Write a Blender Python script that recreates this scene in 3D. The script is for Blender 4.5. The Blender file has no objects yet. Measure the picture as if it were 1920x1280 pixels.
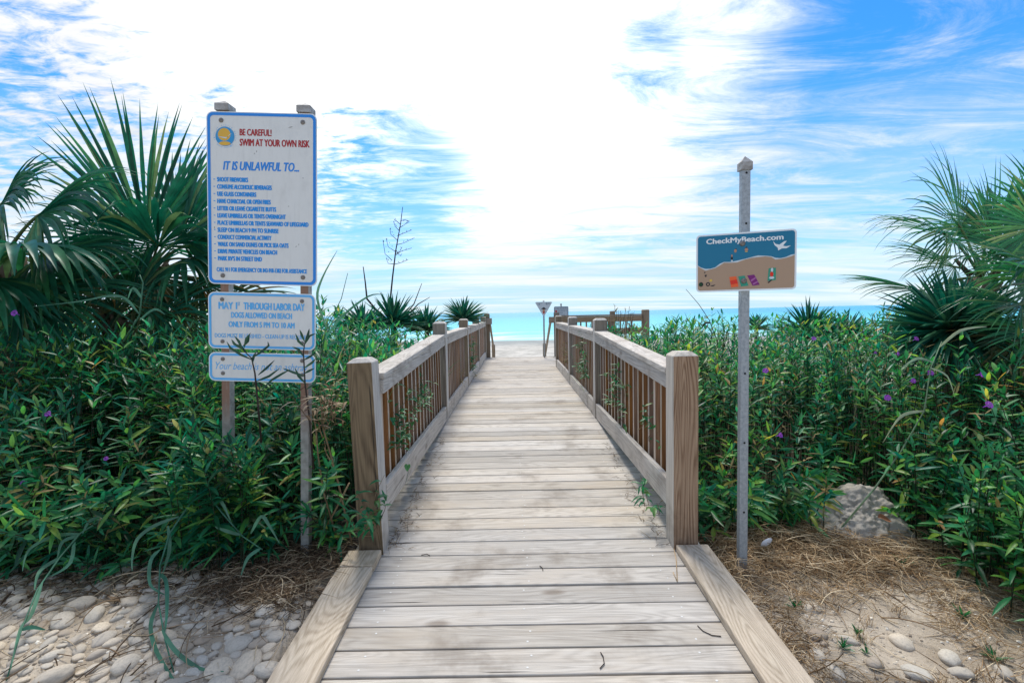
import bpy, bmesh, math, random
import numpy as np
from mathutils import Vector, Matrix
R = math.radians
rnd = random.Random(7)
rng = np.random.default_rng(11)
sc = bpy.context.scene
COL = sc.collection

# ------------------------------------------------------------------ camera model
FPX, PITCH, ROLL, EYE = 905.0, R(3.4), R(1.2), 1.32
def camrot():
    return Matrix.Rotation(math.pi/2-PITCH, 3, 'X') @ Matrix.Rotation(-ROLL, 3, 'Z')
CR = camrot()
def P(px, py, Y):
    """world point seen at photo pixel (px, py) at the forward distance Y"""
    d = CR @ Vector(((px-960)/FPX, -(py-640)/FPX, -1))
    return Vector((0, 0, EYE)) + d*(Y/d.y)

# ------------------------------------------------------------------ ground shape
def sstep(a, b, x):
    t = np.clip((x-a)/(b-a), 0, 1); return t*t*(3-2*t)
_lg = np.random.default_rng(5)
LUMP = np.column_stack([_lg.normal(0, 9, (40, 2)), _lg.uniform(0, 6, 40)])
DUNE = np.column_stack([_lg.normal(0, 0.9, (24, 2)), _lg.uniform(0, 6, 24)])
def ground_z(x, y):
    x = np.asarray(x, float); y = np.asarray(y, float)
    side = sstep(-0.6, 0.9, x)
    z = -0.045*(1-side) - 0.125*side
    z = z - 0.09*sstep(2.5, 1.2, y)*(0.6+0.4*side)
    z = z + 0.10*sstep(2.0, 3.2, x)*sstep(3.4, 2.0, y)
    z = z + 0.035*np.sin(1.9*x+0.7)*np.sin(1.3*y+0.4)
    z = z + 0.10*sstep(3.5, 6, y)*np.abs(np.tanh(np.abs(x)-1.0))
    z = z*(1-sstep(9, 13, y)) + sstep(9, 13, y)*(-0.15)
    z = z - 1.65*sstep(11.5, 24, y)
    z = z - 0.0066*np.clip(y-24, 0, 60) - 0.006*np.clip(y-60, 0, 1e9)
    ctr = 0.0675+0.0069*(y-2.65)
    near = 0.0015*sstep(9, 5, np.abs(x))*sstep(8, 4, y)
    for fx, fy, ph in LUMP: z = z+near*np.sin(fx*x+fy*y+ph)
    far = 0.016*sstep(13, 20, y)*sstep(46, 34, y)*sstep(200, 60, np.abs(x))
    for fx, fy, ph in DUNE: z = z+far*np.sin(fx*x+fy*y+ph)
    under = sstep(1.06, 0.96, np.abs(x-ctr))*sstep(13.6, 12.6, y)
    return z-under*(0.16+0.12*sstep(2.6, 1.2, y))
def gz(x, y): return float(ground_z(x, y))

# ------------------------------------------------------------------ object helpers
def link(o, parent=None):
    COL.objects.link(o)
    if parent is not None: o.parent = parent
    return o
def tag(o, label=None, cat=None, group=None, kind=None):
    if label: o['label'] = label
    if cat: o['category'] = cat
    if group: o['group'] = group
    if kind: o['kind'] = kind
    return o
def empty(name, loc=(0, 0, 0), rz=0, label=None, cat=None, group=None):
    o = bpy.data.objects.new(name, None); o.empty_display_size = 0.1
    o.location = loc; o.rotation_euler = (0, 0, rz); link(o)
    return tag(o, label, cat, group)
def rootless(v): return [tuple(p) for p in v]

class MB:
    def __init__(s): s.v = []; s.f = []; s.m = []; s.sm = []
    def add(s, vs, fs, mi=0, smooth=False):
        b = len(s.v); s.v += [tuple(p) for p in vs]
        for f in fs:
            s.f.append([b+i for i in f]); s.m.append(mi); s.sm.append(smooth)
    def hexa(s, c, mi=0, mats=None):
        """8 corners: bottom 4 ccw, top 4 ccw"""
        fs = [(3, 2, 1, 0), (4, 5, 6, 7), (0, 1, 5, 4), (1, 2, 6, 5), (2, 3, 7, 6), (3, 0, 4, 7)]
        b = len(s.v); s.v += [tuple(p) for p in c]
        for k, f in enumerate(fs):
            s.f.append([b+i for i in f]); s.m.append(mats[k] if mats else mi); s.sm.append(False)
    def box(s, x0, x1, y0, y1, z0, z1, mi=0, mats=None):
        s.hexa([(x0, y0, z0), (x1, y0, z0), (x1, y1, z0), (x0, y1, z0), (x0, y0, z1), (x1, y0, z1), (x1, y1, z1), (x0, y1, z1)], mi, mats)
    def slope_box(s, x0, x1, y0, y1, za0, za1, zb0, zb1, mi=0):
        """box along y: z from za0..za1 at y0 and zb0..zb1 at y1"""
        s.hexa([(x0, y0, za0), (x1, y0, za0), (x1, y1, zb0), (x0, y1, zb0), (x0, y0, za1), (x1, y0, za1), (x1, y1, zb1), (x0, y1, zb1)], mi)
    def tube(s, pts, r, n=6, mi=0, cap=True):
        pts = [Vector(p) for p in pts]; rs = r if isinstance(r, (list, tuple)) else [r]*len(pts)
        b = len(s.v)
        ref = None
        for i, p in enumerate(pts):
            t = (pts[min(i+1, len(pts)-1)]-pts[max(i-1, 0)]).normalized()
            if ref is None: ref = t.orthogonal().normalized()
            a = (ref - t*ref.dot(t)); a = a.normalized() if a.length > 1e-6 else t.orthogonal().normalized()
            ref = a; c = t.cross(a)
            for k in range(n):
                an = 2*math.pi*k/n
                s.v.append(tuple(p+(a*math.cos(an)+c*math.sin(an))*rs[i]))
        for i in range(len(pts)-1):
            for k in range(n):
                k2 = (k+1) % n
                s.f.append([b+i*n+k, b+i*n+k2, b+(i+1)*n+k2, b+(i+1)*n+k]); s.m.append(mi); s.sm.append(True)
        if cap:
            s.f.append([b+k for k in range(n)][::-1]); s.m.append(mi); s.sm.append(False)
            e = b+(len(pts)-1)*n
            s.f.append([e+k for k in range(n)]); s.m.append(mi); s.sm.append(False)
    def prism(s, outline, y0, y1, mi=0):
        """outline in (x, z), extruded along y from y0 (front) to y1"""
        n = len(outline); b = len(s.v)
        s.v += [(x, y0, z) for x, z in outline]+[(x, y1, z) for x, z in outline]
        s.f.append([b+i for i in range(n)]); s.m.append(mi); s.sm.append(False)
        s.f.append([b+n+i for i in range(n)][::-1]); s.m.append(mi); s.sm.append(False)
        for i in range(n):
            j = (i+1) % n
            s.f.append([b+j, b+i, b+n+i, b+n+j]); s.m.append(mi); s.sm.append(False)
    def ribbon(s, pts, w, up=(0, 0, 1), fold=0.25, mi=0):
        """leaf-like strip along pts; w = list of widths"""
        pts = [Vector(p) for p in pts]; b = len(s.v); up = Vector(up)
        for i, p in enumerate(pts):
            t = (pts[min(i+1, len(pts)-1)]-pts[max(i-1, 0)]).normalized()
            sd = t.cross(up)
            sd = sd.normalized() if sd.length > 1e-4 else t.orthogonal().normalized()
            nn = sd.cross(t)
            h = w[i]/2
            s.v += [tuple(p-sd*h+nn*h*fold), tuple(p), tuple(p+sd*h+nn*h*fold)]
        for i in range(len(pts)-1):
            for k in (0, 1):
                s.f.append([b+3*i+k, b+3*i+k+1, b+3*i+k+4, b+3*i+k+3]); s.m.append(mi); s.sm.append(True)
    def mesh(s, name, mats):
        me = bpy.data.meshes.new(name)
        me.from_pydata(s.v, [], s.f)
        for m in (mats if isinstance(mats, (list, tuple)) else [mats]): me.materials.append(m)
        me.polygons.foreach_set('material_index', s.m)
        me.polygons.foreach_set('use_smooth', s.sm)
        me.update(); return me
    def build(s, name, mats, parent=None, bevel=0):
        o = bpy.data.objects.new(name, s.mesh(name, mats)); link(o, parent)
        if bevel: soften(o, bevel)
        return o
def soften(o, w, seg=2):
    m = o.modifiers.new('edge', 'BEVEL'); m.width = w; m.segments = seg; m.limit_method = 'ANGLE'; m.angle_limit = R(40)
    m.harden_normals = False

def np_mesh(name, V, F, mats, mi=None, smooth=True):
    """V (n,3), F (m,4) quads"""
    me = bpy.data.meshes.new(name)
    V = np.ascontiguousarray(V, np.float32); F = np.ascontiguousarray(F, np.int32)
    me.vertices.add(len(V)); me.vertices.foreach_set('co', V.ravel())
    me.loops.add(F.size); me.loops.foreach_set('vertex_index', F.ravel())
    me.polygons.add(len(F)); me.polygons.foreach_set('loop_start', np.arange(0, F.size, 4, dtype=np.int32))
    for m in (mats if isinstance(mats, (list, tuple)) else [mats]): me.materials.append(m)
    if mi is not None: me.polygons.foreach_set('material_index', np.ascontiguousarray(mi, np.int32))
    me.polygons.foreach_set('use_smooth', np.full(len(F), smooth))
    me.update(calc_edges=True); me.validate()
    return me

# ------------------------------------------------------------------ materials
class N:
    """tiny node-tree builder"""
    def __init__(s, tree): s.t = tree; s.l = tree.links
    def n(s, kind, **kw):
        nd = s.t.nodes.new(kind)
        for k, v in kw.items(): setattr(nd, k, v)
        return nd
    def put(s, sock, v):
        if hasattr(v, 'is_output') or isinstance(v, bpy.types.NodeSocket): s.l.new(v, sock)
        else: sock.default_value = v
    def math(s, op, a, b=0.0, c=None, clamp=False):
        nd = s.n('ShaderNodeMath', operation=op, use_clamp=clamp)
        s.put(nd.inputs[0], a); s.put(nd.inputs[1], b)
        if c is not None: s.put(nd.inputs[2], c)
        return nd.outputs[0]
    def vmath(s, op, a, b=(0, 0, 0)):
        nd = s.n('ShaderNodeVectorMath', operation=op); s.put(nd.inputs[0], a); s.put(nd.inputs[1], b)
        return nd.outputs['Value'] if op in ('DOT_PRODUCT', 'LENGTH') else nd.outputs[0]
    def noise(s, vec, scale, detail=3, rough=0.55, dist=0.0):
        nd = s.n('ShaderNodeTexNoise'); s.put(nd.inputs['Vector'], vec)
        nd.inputs['Scale'].default_value = scale; nd.inputs['Detail'].default_value = detail
        nd.inputs['Roughness'].default_value = rough; nd.inputs['Distortion'].default_value = dist
        return nd.outputs[0]
    def mix(s, f, a, b, blend='MIX'):
        nd = s.n('ShaderNodeMix', data_type='RGBA', blend_type=blend)
        s.put(nd.inputs[0], f); s.put(nd.inputs[6], a); s.put(nd.inputs[7], b)
        return nd.outputs[2]
    def ramp(s, f, stops, interp='LINEAR'):
        nd = s.n('ShaderNodeValToRGB'); cr = nd.color_ramp; cr.interpolation = interp
        while len(cr.elements) < len(stops): cr.elements.new(0.5)
        for e, (p, c) in zip(cr.elements, stops):
            e.position = p; e.color = c if len(c) == 4 else (*c, 1)
        s.put(nd.inputs[0], f); return nd.outputs[0]
    def mapr(s, v, a, b, c=0.0, d=1.0, smooth=True):
        nd = s.n('ShaderNodeMapRange', interpolation_type='SMOOTHSTEP' if smooth else 'LINEAR')
        s.put(nd.inputs[0], v); nd.inputs[1].default_value = a; nd.inputs[2].default_value = b
        nd.inputs[3].default_value = c; nd.inputs[4].default_value = d
        return nd.outputs[0]
    def scale(s, vec, xyz): return s.vmath('MULTIPLY', vec, xyz)
    def bump(s, h, dist=0.002, strength=1.0):
        nd = s.n('ShaderNodeBump'); nd.inputs['Strength'].default_value = strength
        nd.inputs['Distance'].default_value = dist; s.put(nd.inputs['Height'], h); return nd.outputs[0]
def c4(c): return (*c, 1.0) if len(c) == 3 else c
def new_mat(name):
    m = bpy.data.materials.new(name); m.use_nodes = True
    k = N(m.node_tree); b = m.node_tree.nodes['Principled BSDF']
    return m, k, b
def co(k, which='Object'): return k.n('ShaderNodeTexCoord').outputs[which]

def wood(name, axis, light, dark, blotch, rings=26.0, across=9.0, crack=0.5, grain=1.0, var=1.0):
    """weathered timber; axis is the grain direction in object space"""
    m, k, b = new_mat(name)
    geo = k.n('ShaderNodeNewGeometry'); oi = k.n('ShaderNodeObjectInfo')
    isl = geo.outputs['Random Per Island']
    rr = k.math('ADD', isl, oi.outputs['Random'])
    cx = k.n('ShaderNodeCombineXYZ')
    k.put(cx.inputs[0], k.math('MULTIPLY', rr, 37.3)); k.put(cx.inputs[1], k.math('MULTIPLY', rr, 71.9)); k.put(cx.inputs[2], k.math('MULTIPLY', rr, 53.1))
    p = k.vmath('ADD', co(k), cx.outputs[0])
    def aniso(al, ac):
        v = [ac, ac, ac]; v['XYZ'.index(axis)] = al
        return k.scale(p, tuple(v))
    n0 = k.noise(aniso(0.75, across), 1.0, 1.5, 0.45, 0.25)
    ring = k.math('SINE', k.math('MULTIPLY', n0, rings*6.283))
    ring = k.math('MULTIPLY_ADD', ring, 0.5, 0.5)
    ring = k.math('POWER', ring, 1.6)
    fib = k.noise(aniso(5.0, 330.0), 1.0, 3, 0.65)
    fib2 = k.noise(aniso(2.2, 75.0), 1.0, 3, 0.6)
    blo = k.noise(aniso(2.0, 7.0), 1.0, 4, 0.6)
    crk = k.noise(aniso(1.3, 60.0), 1.0, 2, 0.5)
    tone = k.math('ADD', k.math('MULTIPLY', ring, 0.42*grain), k.math('MULTIPLY', k.mapr(fib, 0.3, 0.7), 0.36))
    tone = k.math('ADD', tone, k.math('MULTIPLY', k.mapr(fib2, 0.3, 0.7), 0.34))
    col = k.mix(k.math('MINIMUM', tone, 1.0), c4(light), c4(dark))
    col = k.mix(k.mapr(blo, 0.42, 0.72, 0, 0.62), col, c4(blotch))
    hv = k.n('ShaderNodeHueSaturation'); k.put(hv.inputs['Color'], col)
    k.put(hv.inputs['Value'], k.mapr(k.math('FRACT', k.math('MULTIPLY', rr, 7.77)), 0, 1, 1-0.2*var, 1+0.16*var, False))
    k.put(hv.inputs['Saturation'], k.mapr(k.math('FRACT', k.math('MULTIPLY', rr, 13.3)), 0, 1, 1-0.3*var, 1+0.3*var, False))
    sn = k.noise(k.vmath('ADD', co(k), (5.1, 2.2, 7.7)), 2.6, 5, 0.65)
    stn = k.mix(k.mapr(sn, 0.50, 0.72, 0, 0.55), hv.outputs[0], (dark[0]*0.62, dark[1]*0.56, dark[2]*0.5, 1))
    # knots
    vo = k.n('ShaderNodeTexVoronoi'); k.put(vo.inputs['Vector'], aniso(1.6, 4.2)); vo.inputs['Scale'].default_value = 1.0
    kn = k.mapr(vo.outputs['Distance'], 0.05, 0.13, 1, 0)
    ck = k.mapr(crk, 0.70, 0.74, 0, crack)
    col = k.mix(k.math('MULTIPLY', kn, 0.6), stn, (dark[0]*0.5, dark[1]*0.42, dark[2]*0.36, 1))
    col = k.mix(ck, col, (0.035, 0.03, 0.026, 1))
    k.put(b.inputs['Base Color'], col)
    k.put(b.inputs['Roughness'], 0.85); b.inputs['Specular IOR Level'].default_value = 0.25
    h = k.math('SUBTRACT', k.math('MULTIPLY', tone, -0.7), k.math('MULTIPLY', ck, 2.0))
    k.put(b.inputs['Normal'], k.bump(h, 0.0022, 0.9))
    return m

def paint(name, c, rough=0.5, dirt=0.15, spec=0.4, dirtc=(0.25, 0.22, 0.18), sc_=14):
    m, k, b = new_mat(name)
    p = co(k)
    d = k.mapr(k.noise(k.scale(p, (1, 1, 0.5)), sc_, 5, 0.65), 0.45, 0.8, 0, dirt)
    d2 = k.mapr(k.noise(k.scale(p, (1, 1, 0.12)), sc_*4, 3, 0.6), 0.5, 0.8, 0, dirt*0.8)
    k.put(b.inputs['Base Color'], k.mix(k.math('MAXIMUM', d, d2), c4(c), c4(dirtc)))
    b.inputs['Roughness'].default_value = rough; b.inputs['Specular IOR Level'].default_value = spec
    return m

def metal(name, c, c2, rough=0.55, metallic=0.6, scale=30):
    m, k, b = new_mat(name); p = co(k)
    n = k.noise(p, scale, 5, 0.7)
    k.put(b.inputs['Base Color'], k.mix(k.mapr(n, 0.35, 0.68), c4(c), c4(c2)))
    k.put(b.inputs['Roughness'], k.mapr(n, 0.3, 0.7, rough-0.1, rough+0.15)); b.inputs['Metallic'].default_value = metallic
    k.put(b.inputs['Normal'], k.bump(n, 0.0006, 0.5))
    return m

def leafmat(name, cols, trans=0.35, rough=0.42, spec=0.45, clump=0.0):
    """cols: ramp stops picked per leaf"""
    m, k, b = new_mat(name)
    geo = k.n('ShaderNodeNewGeometry'); oi = k.n('ShaderNodeObjectInfo')
    r = k.math('FRACT', k.math('ADD', geo.outputs['Random Per Island'], k.math('MULTIPLY', oi.outputs['Random'], 0.37)))
    col = k.ramp(r, cols)
    n = k.noise(co(k), 9.0, 3, 0.6)
    hv = k.n('ShaderNodeHueSaturation'); k.put(hv.inputs['Color'], col)
    k.put(hv.inputs['Value'], k.mapr(n, 0.3, 0.7, 0.75, 1.3)); col = hv.outputs[0]
    if clump:
        cn = k.noise(co(k), 1.5, 3, 0.6); cn2 = k.noise(k.vmath('ADD', co(k), (9.0, 4.0, 2.0)), 5.0, 2, 0.5)
        col = k.mix(k.math('MULTIPLY', k.mapr(cn, 0.45, 0.62), clump), col, k.mix(1.0, col, (2.3, 1.4, 0.85, 1), 'MULTIPLY'))
        col = k.mix(k.math('MULTIPLY', k.mapr(cn2, 0.62, 0.72), 0.6*clump), col, (0.24, 0.19, 0.085, 1))
        wear = k.noise(co(k), 70.0, 3, 0.7)
        col = k.mix(k.mapr(wear, 0.64, 0.74, 0, 0.5), col, (0.17, 0.14, 0.06, 1))
    k.put(b.inputs['Base Color'], col)
    b.inputs['Roughness'].default_value = rough; b.inputs['Specular IOR Level'].default_value = spec
    tr = k.n('ShaderNodeBsdfTranslucent')
    tc = k.n('ShaderNodeHueSaturation'); k.put(tc.inputs['Color'], col); tc.inputs['Value'].default_value = 1.7; tc.inputs['Saturation'].default_value = 1.1
    k.put(tr.inputs['Color'], tc.outputs[0])
    mx = k.n('ShaderNodeMixShader'); mx.inputs[0].default_value = trans
    k.l.new(b.outputs[0], mx.inputs[1]); k.l.new(tr.outputs[0], mx.inputs[2])
    out = m.node_tree.nodes['Material Output']; k.l.new(mx.outputs[0], out.inputs['Surface'])
    return m

M = {}
M['deck'] = wood('deck_timber', 'X', (0.60, 0.56, 0.50), (0.30, 0.27, 0.235), (0.50, 0.435, 0.355), rings=24, across=7, crack=0.95, grain=0.7, var=1.0)
M['curb'] = wood('curb_timber', 'Y', (0.66, 0.56, 0.43), (0.34, 0.27, 0.19), (0.58, 0.47, 0.35), rings=24, across=6, crack=0.3, grain=1.0, var=0.35)
M['rail'] = wood('rail_timber', 'Y', (0.66, 0.615, 0.55), (0.34, 0.305, 0.265), (0.55, 0.49, 0.42), rings=18, across=7, crack=0.6, grain=0.9, var=0.5)
M['grey_z'] = wood('grey_post_timber', 'Z', (0.60, 0.565, 0.51), (0.34, 0.31, 0.27), (0.52, 0.47, 0.405), rings=8, across=9, crack=0.5)  # paler grey timber for the side and top faces of the posts
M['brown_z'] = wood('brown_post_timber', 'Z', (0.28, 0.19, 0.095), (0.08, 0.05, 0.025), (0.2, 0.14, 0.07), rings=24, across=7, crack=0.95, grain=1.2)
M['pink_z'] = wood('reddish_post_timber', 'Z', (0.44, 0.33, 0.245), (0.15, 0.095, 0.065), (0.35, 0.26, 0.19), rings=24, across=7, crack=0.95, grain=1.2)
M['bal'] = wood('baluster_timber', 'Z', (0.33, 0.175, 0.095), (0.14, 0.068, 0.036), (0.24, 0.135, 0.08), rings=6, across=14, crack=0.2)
M['bal_side'] = wood('skylit_baluster_timber', 'Z', (0.60, 0.50, 0.40), (0.40, 0.32, 0.25), (0.5, 0.42, 0.34), rings=6, across=14, crack=0.1)  # paler baluster sides: light from the sky painted into the timber colour
M['dim_z'] = wood('old_post_timber', 'Z', (0.30, 0.25, 0.19), (0.15, 0.115, 0.085), (0.26, 0.22, 0.17), rings=8, across=9, crack=0.5)
M['dim_x'] = wood('old_rail_timber', 'X', (0.36, 0.29, 0.22), (0.19, 0.145, 0.10), (0.30, 0.25, 0.19), rings=8, across=9, crack=0.4)
M['nail'] = paint('nail_steel', (0.62, 0.62, 0.60), 0.8, 0.3, 0.1)
M['galv'] = metal('galvanised_steel', (0.40, 0.43, 0.45), (0.29, 0.32, 0.34), 0.55, 0.4, 60)
M['galv_old'] = metal('old_galvanised_steel', (0.44, 0.43, 0.41), (0.27, 0.25, 0.23), 0.6, 0.35, 22)
def rusty(name):
    m, k, b = new_mat(name); p = co(k); sx = k.n('ShaderNodeSeparateXYZ'); k.put(sx.inputs[0], p)
    n = k.noise(p, 16, 5, 0.7); n2 = k.noise(k.scale(p, (30, 30, 5)), 1.0, 4, 0.7)
    base = k.mix(k.mapr(n, 0.35, 0.68), (0.40, 0.39, 0.36, 1), (0.25, 0.24, 0.215, 1))
    rz = k.math('MAXIMUM', k.mapr(sx.outputs[2], 0.70, 0.95, 0.0, 0.9), k.mapr(n2, 0.60, 0.72, 0, 0.8))
    k.put(b.inputs['Base Color'], k.mix(k.math('MULTIPLY', rz, k.mapr(n2, 0.3, 0.5, 0.4, 1)), base, (0.25, 0.135, 0.085, 1)))
    b.inputs['Roughness'].default_value = 0.75; b.inputs['Metallic'].default_value = 0.15
    return m
M['rust'] = rusty('rusty_steel')
M['bolt'] = metal('bolt_steel', (0.30, 0.29, 0.28), (0.16, 0.13, 0.11), 0.5, 0.6, 80)
M['hole'] = paint('hole_dark', (0.01, 0.01, 0.012), 0.9, 0)
M['signwhite'] = paint('sign_white', (0.72, 0.725, 0.70), 0.45, 0.22, 0.4, (0.36, 0.36, 0.34))
M['signedge'] = paint('sign_edge', (0.78, 0.82, 0.84), 0.4, 0.1)
M['blue'] = paint('sign_blue', (0.02, 0.24, 0.72), 0.4, 0.12, 0.4, (0.08, 0.35, 0.7))
M['paleblue'] = paint('sign_faded_blue', (0.10, 0.43, 0.82), 0.5, 0.3, 0.4, (0.4, 0.6, 0.75))
M['midblue'] = paint('sign_text_blue', (0.02, 0.28, 0.74), 0.45, 0.12, 0.4, (0.2, 0.45, 0.7))
M['red'] = paint('sign_red', (0.40, 0.018, 0.02), 0.45, 0.1)
M['gold'] = paint('emblem_gold', (0.72, 0.42, 0.05), 0.45, 0.1)
M['sky_blue'] = paint('emblem_blue', (0.03, 0.30, 0.62), 0.45, 0.1)
M['teal'] = paint('panel_sea_blue', (0.006, 0.17, 0.30), 0.4, 0.10, 0.4, (0.02, 0.24, 0.36))
M['panel_sand'] = paint('panel_sand_tan', (0.42, 0.285, 0.19), 0.5, 0.15, 0.4, (0.35, 0.25, 0.17))
M['panel_foam'] = paint('panel_foam_white', (0.60, 0.68, 0.72), 0.5, 0.1)
M['orange'] = paint('panel_orange', (0.85, 0.13, 0.03), 0.5, 0.05)
M['redorange'] = paint('panel_red', (0.75, 0.03, 0.01), 0.5, 0.05)
M['green'] = paint('panel_green', (0.03, 0.30, 0.20), 0.5, 0.05)
M['purple'] = paint('panel_purple', (0.20, 0.012, 0.17), 0.5, 0.05)
M['lilac'] = paint('panel_lilac', (0.38, 0.12, 0.34), 0.5, 0.05)
M['black'] = paint('sign_black', (0.02, 0.022, 0.025), 0.5, 0.05)
M['yellow'] = paint('panel_yellow', (0.72, 0.50, 0.08), 0.5, 0.05)
M['skinpaint'] = paint('panel_skin', (0.45, 0.24, 0.16), 0.5, 0.05)
M['farsign'] = paint('far_sign_grey', (0.50, 0.56, 0.60), 0.5, 0.15)
M['slate'] = paint('far_sign_slate', (0.13, 0.19, 0.26), 0.5, 0.1)

G1 = (0.008, 0.08, 0.045); G2 = (0.022, 0.185, 0.082); G3 = (0.075, 0.29, 0.07); G4 = (0.015, 0.17, 0.12)
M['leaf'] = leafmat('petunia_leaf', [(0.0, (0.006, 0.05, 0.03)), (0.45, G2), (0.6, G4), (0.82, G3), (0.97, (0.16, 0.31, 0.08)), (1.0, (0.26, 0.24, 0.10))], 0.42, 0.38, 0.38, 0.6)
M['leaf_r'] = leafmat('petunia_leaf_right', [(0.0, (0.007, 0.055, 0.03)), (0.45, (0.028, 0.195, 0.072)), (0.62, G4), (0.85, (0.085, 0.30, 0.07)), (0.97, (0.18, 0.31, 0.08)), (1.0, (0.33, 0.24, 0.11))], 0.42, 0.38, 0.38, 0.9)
M['stem'] = leafmat('shrub_stem', [(0, (0.018, 0.035, 0.018)), (1, (0.04, 0.04, 0.022))], 0.0, 0.7, 0.2)
M['dark_leaf'] = leafmat('dark_sprig_leaf', [(0, (0.012, 0.05, 0.03)), (1, (0.03, 0.09, 0.035))], 0.25)
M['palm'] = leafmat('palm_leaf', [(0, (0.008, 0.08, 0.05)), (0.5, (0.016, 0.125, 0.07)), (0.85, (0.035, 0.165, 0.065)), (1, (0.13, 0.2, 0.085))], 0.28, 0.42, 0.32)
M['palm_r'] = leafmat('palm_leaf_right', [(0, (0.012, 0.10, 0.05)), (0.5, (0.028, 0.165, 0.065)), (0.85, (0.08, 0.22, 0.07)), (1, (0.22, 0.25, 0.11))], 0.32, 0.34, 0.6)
M['palm_old'] = leafmat('palm_leaf_old', [(0, (0.02, 0.085, 0.045)), (0.5, (0.07, 0.12, 0.05)), (0.8, (0.2, 0.15, 0.06)), (1, (0.32, 0.17, 0.06))], 0.25, 0.5, 0.3)
M['petiole'] = leafmat('palm_petiole', [(0, (0.05, 0.12, 0.04)), (1, (0.10, 0.15, 0.05))], 0.0, 0.5)
M['bark'] = leafmat('palm_bark', [(0, (0.09, 0.07, 0.05)), (1, (0.18, 0.14, 0.10))], 0.0, 0.9, 0.1)
M['yucca'] = leafmat('yucca_leaf', [(0, (0.008, 0.085, 0.06)), (0.6, (0.016, 0.14, 0.09)), (1, (0.06, 0.18, 0.09))], 0.15, 0.36, 0.45)
M['grass'] = leafmat('grass_blade', [(0, (0.015, 0.13, 0.06)), (0.4, (0.05, 0.20, 0.07)), (0.75, (0.12, 0.24, 0.09)), (0.9, (0.3, 0.3, 0.16)), (1, (0.4, 0.34, 0.2))], 0.4)
M['reed'] = leafmat('reed_leaf', [(0, (0.03, 0.13, 0.075)), (0.6, (0.05, 0.18, 0.115)), (1, (0.11, 0.22, 0.14))], 0.3, 0.5, 0.3)
M['reed_pale'] = leafmat('pale_reed_leaf', [(0, (0.16, 0.26, 0.15)), (0.6, (0.22, 0.32, 0.2)), (1, (0.36, 0.38, 0.25))], 0.3, 0.5, 0.3)
M['straw'] = leafmat('dry_straw', [(0, (0.12, 0.075, 0.04)), (0.3, (0.29, 0.185, 0.095)), (0.65, (0.46, 0.335, 0.20)), (1, (0.66, 0.55, 0.38))], 0.1, 0.8, 0.1)
M['litter'] = leafmat('dark_litter', [(0, (0.05, 0.032, 0.02)), (0.35, (0.13, 0.085, 0.05)), (0.65, (0.27, 0.19, 0.12)), (1, (0.55, 0.45, 0.31))], 0.05, 0.85, 0.1)
M['dead'] = leafmat('dead_stem', [(0, (0.10, 0.07, 0.04)), (1, (0.26, 0.19, 0.11))], 0.05, 0.85, 0.1)
M['dryweed'] = leafmat('dry_weed', [(0, (0.06, 0.07, 0.035)), (0.4, (0.13, 0.13, 0.06)), (0.7, (0.27, 0.2, 0.1)), (1, (0.36, 0.26, 0.13))], 0.2, 0.8, 0.1)
M['weedgreen'] = leafmat('dune_weed', [(0, (0.02, 0.07, 0.035)), (0.6, (0.05, 0.12, 0.05)), (1, (0.16, 0.17, 0.07))], 0.25, 0.6, 0.2)
M['petal'] = leafmat('purple_petal', [(0, (0.30, 0.07, 0.48)), (1, (0.45, 0.14, 0.60))], 0.35, 0.6, 0.2)
M['stalk'] = leafmat('dark_stalk', [(0, (0.028, 0.022, 0.022)), (1, (0.05, 0.04, 0.035))], 0.0, 0.8, 0.1)
M['ivy'] = leafmat('vine_leaf', [(0, (0.01, 0.11, 0.05)), (0.7, (0.03, 0.17, 0.06)), (1, (0.12, 0.2, 0.06))], 0.35)
M['brownleaf'] = leafmat('fallen_leaf', [(0, (0.28, 0.11, 0.05)), (1, (0.36, 0.16, 0.08))], 0.1, 0.7)

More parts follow.
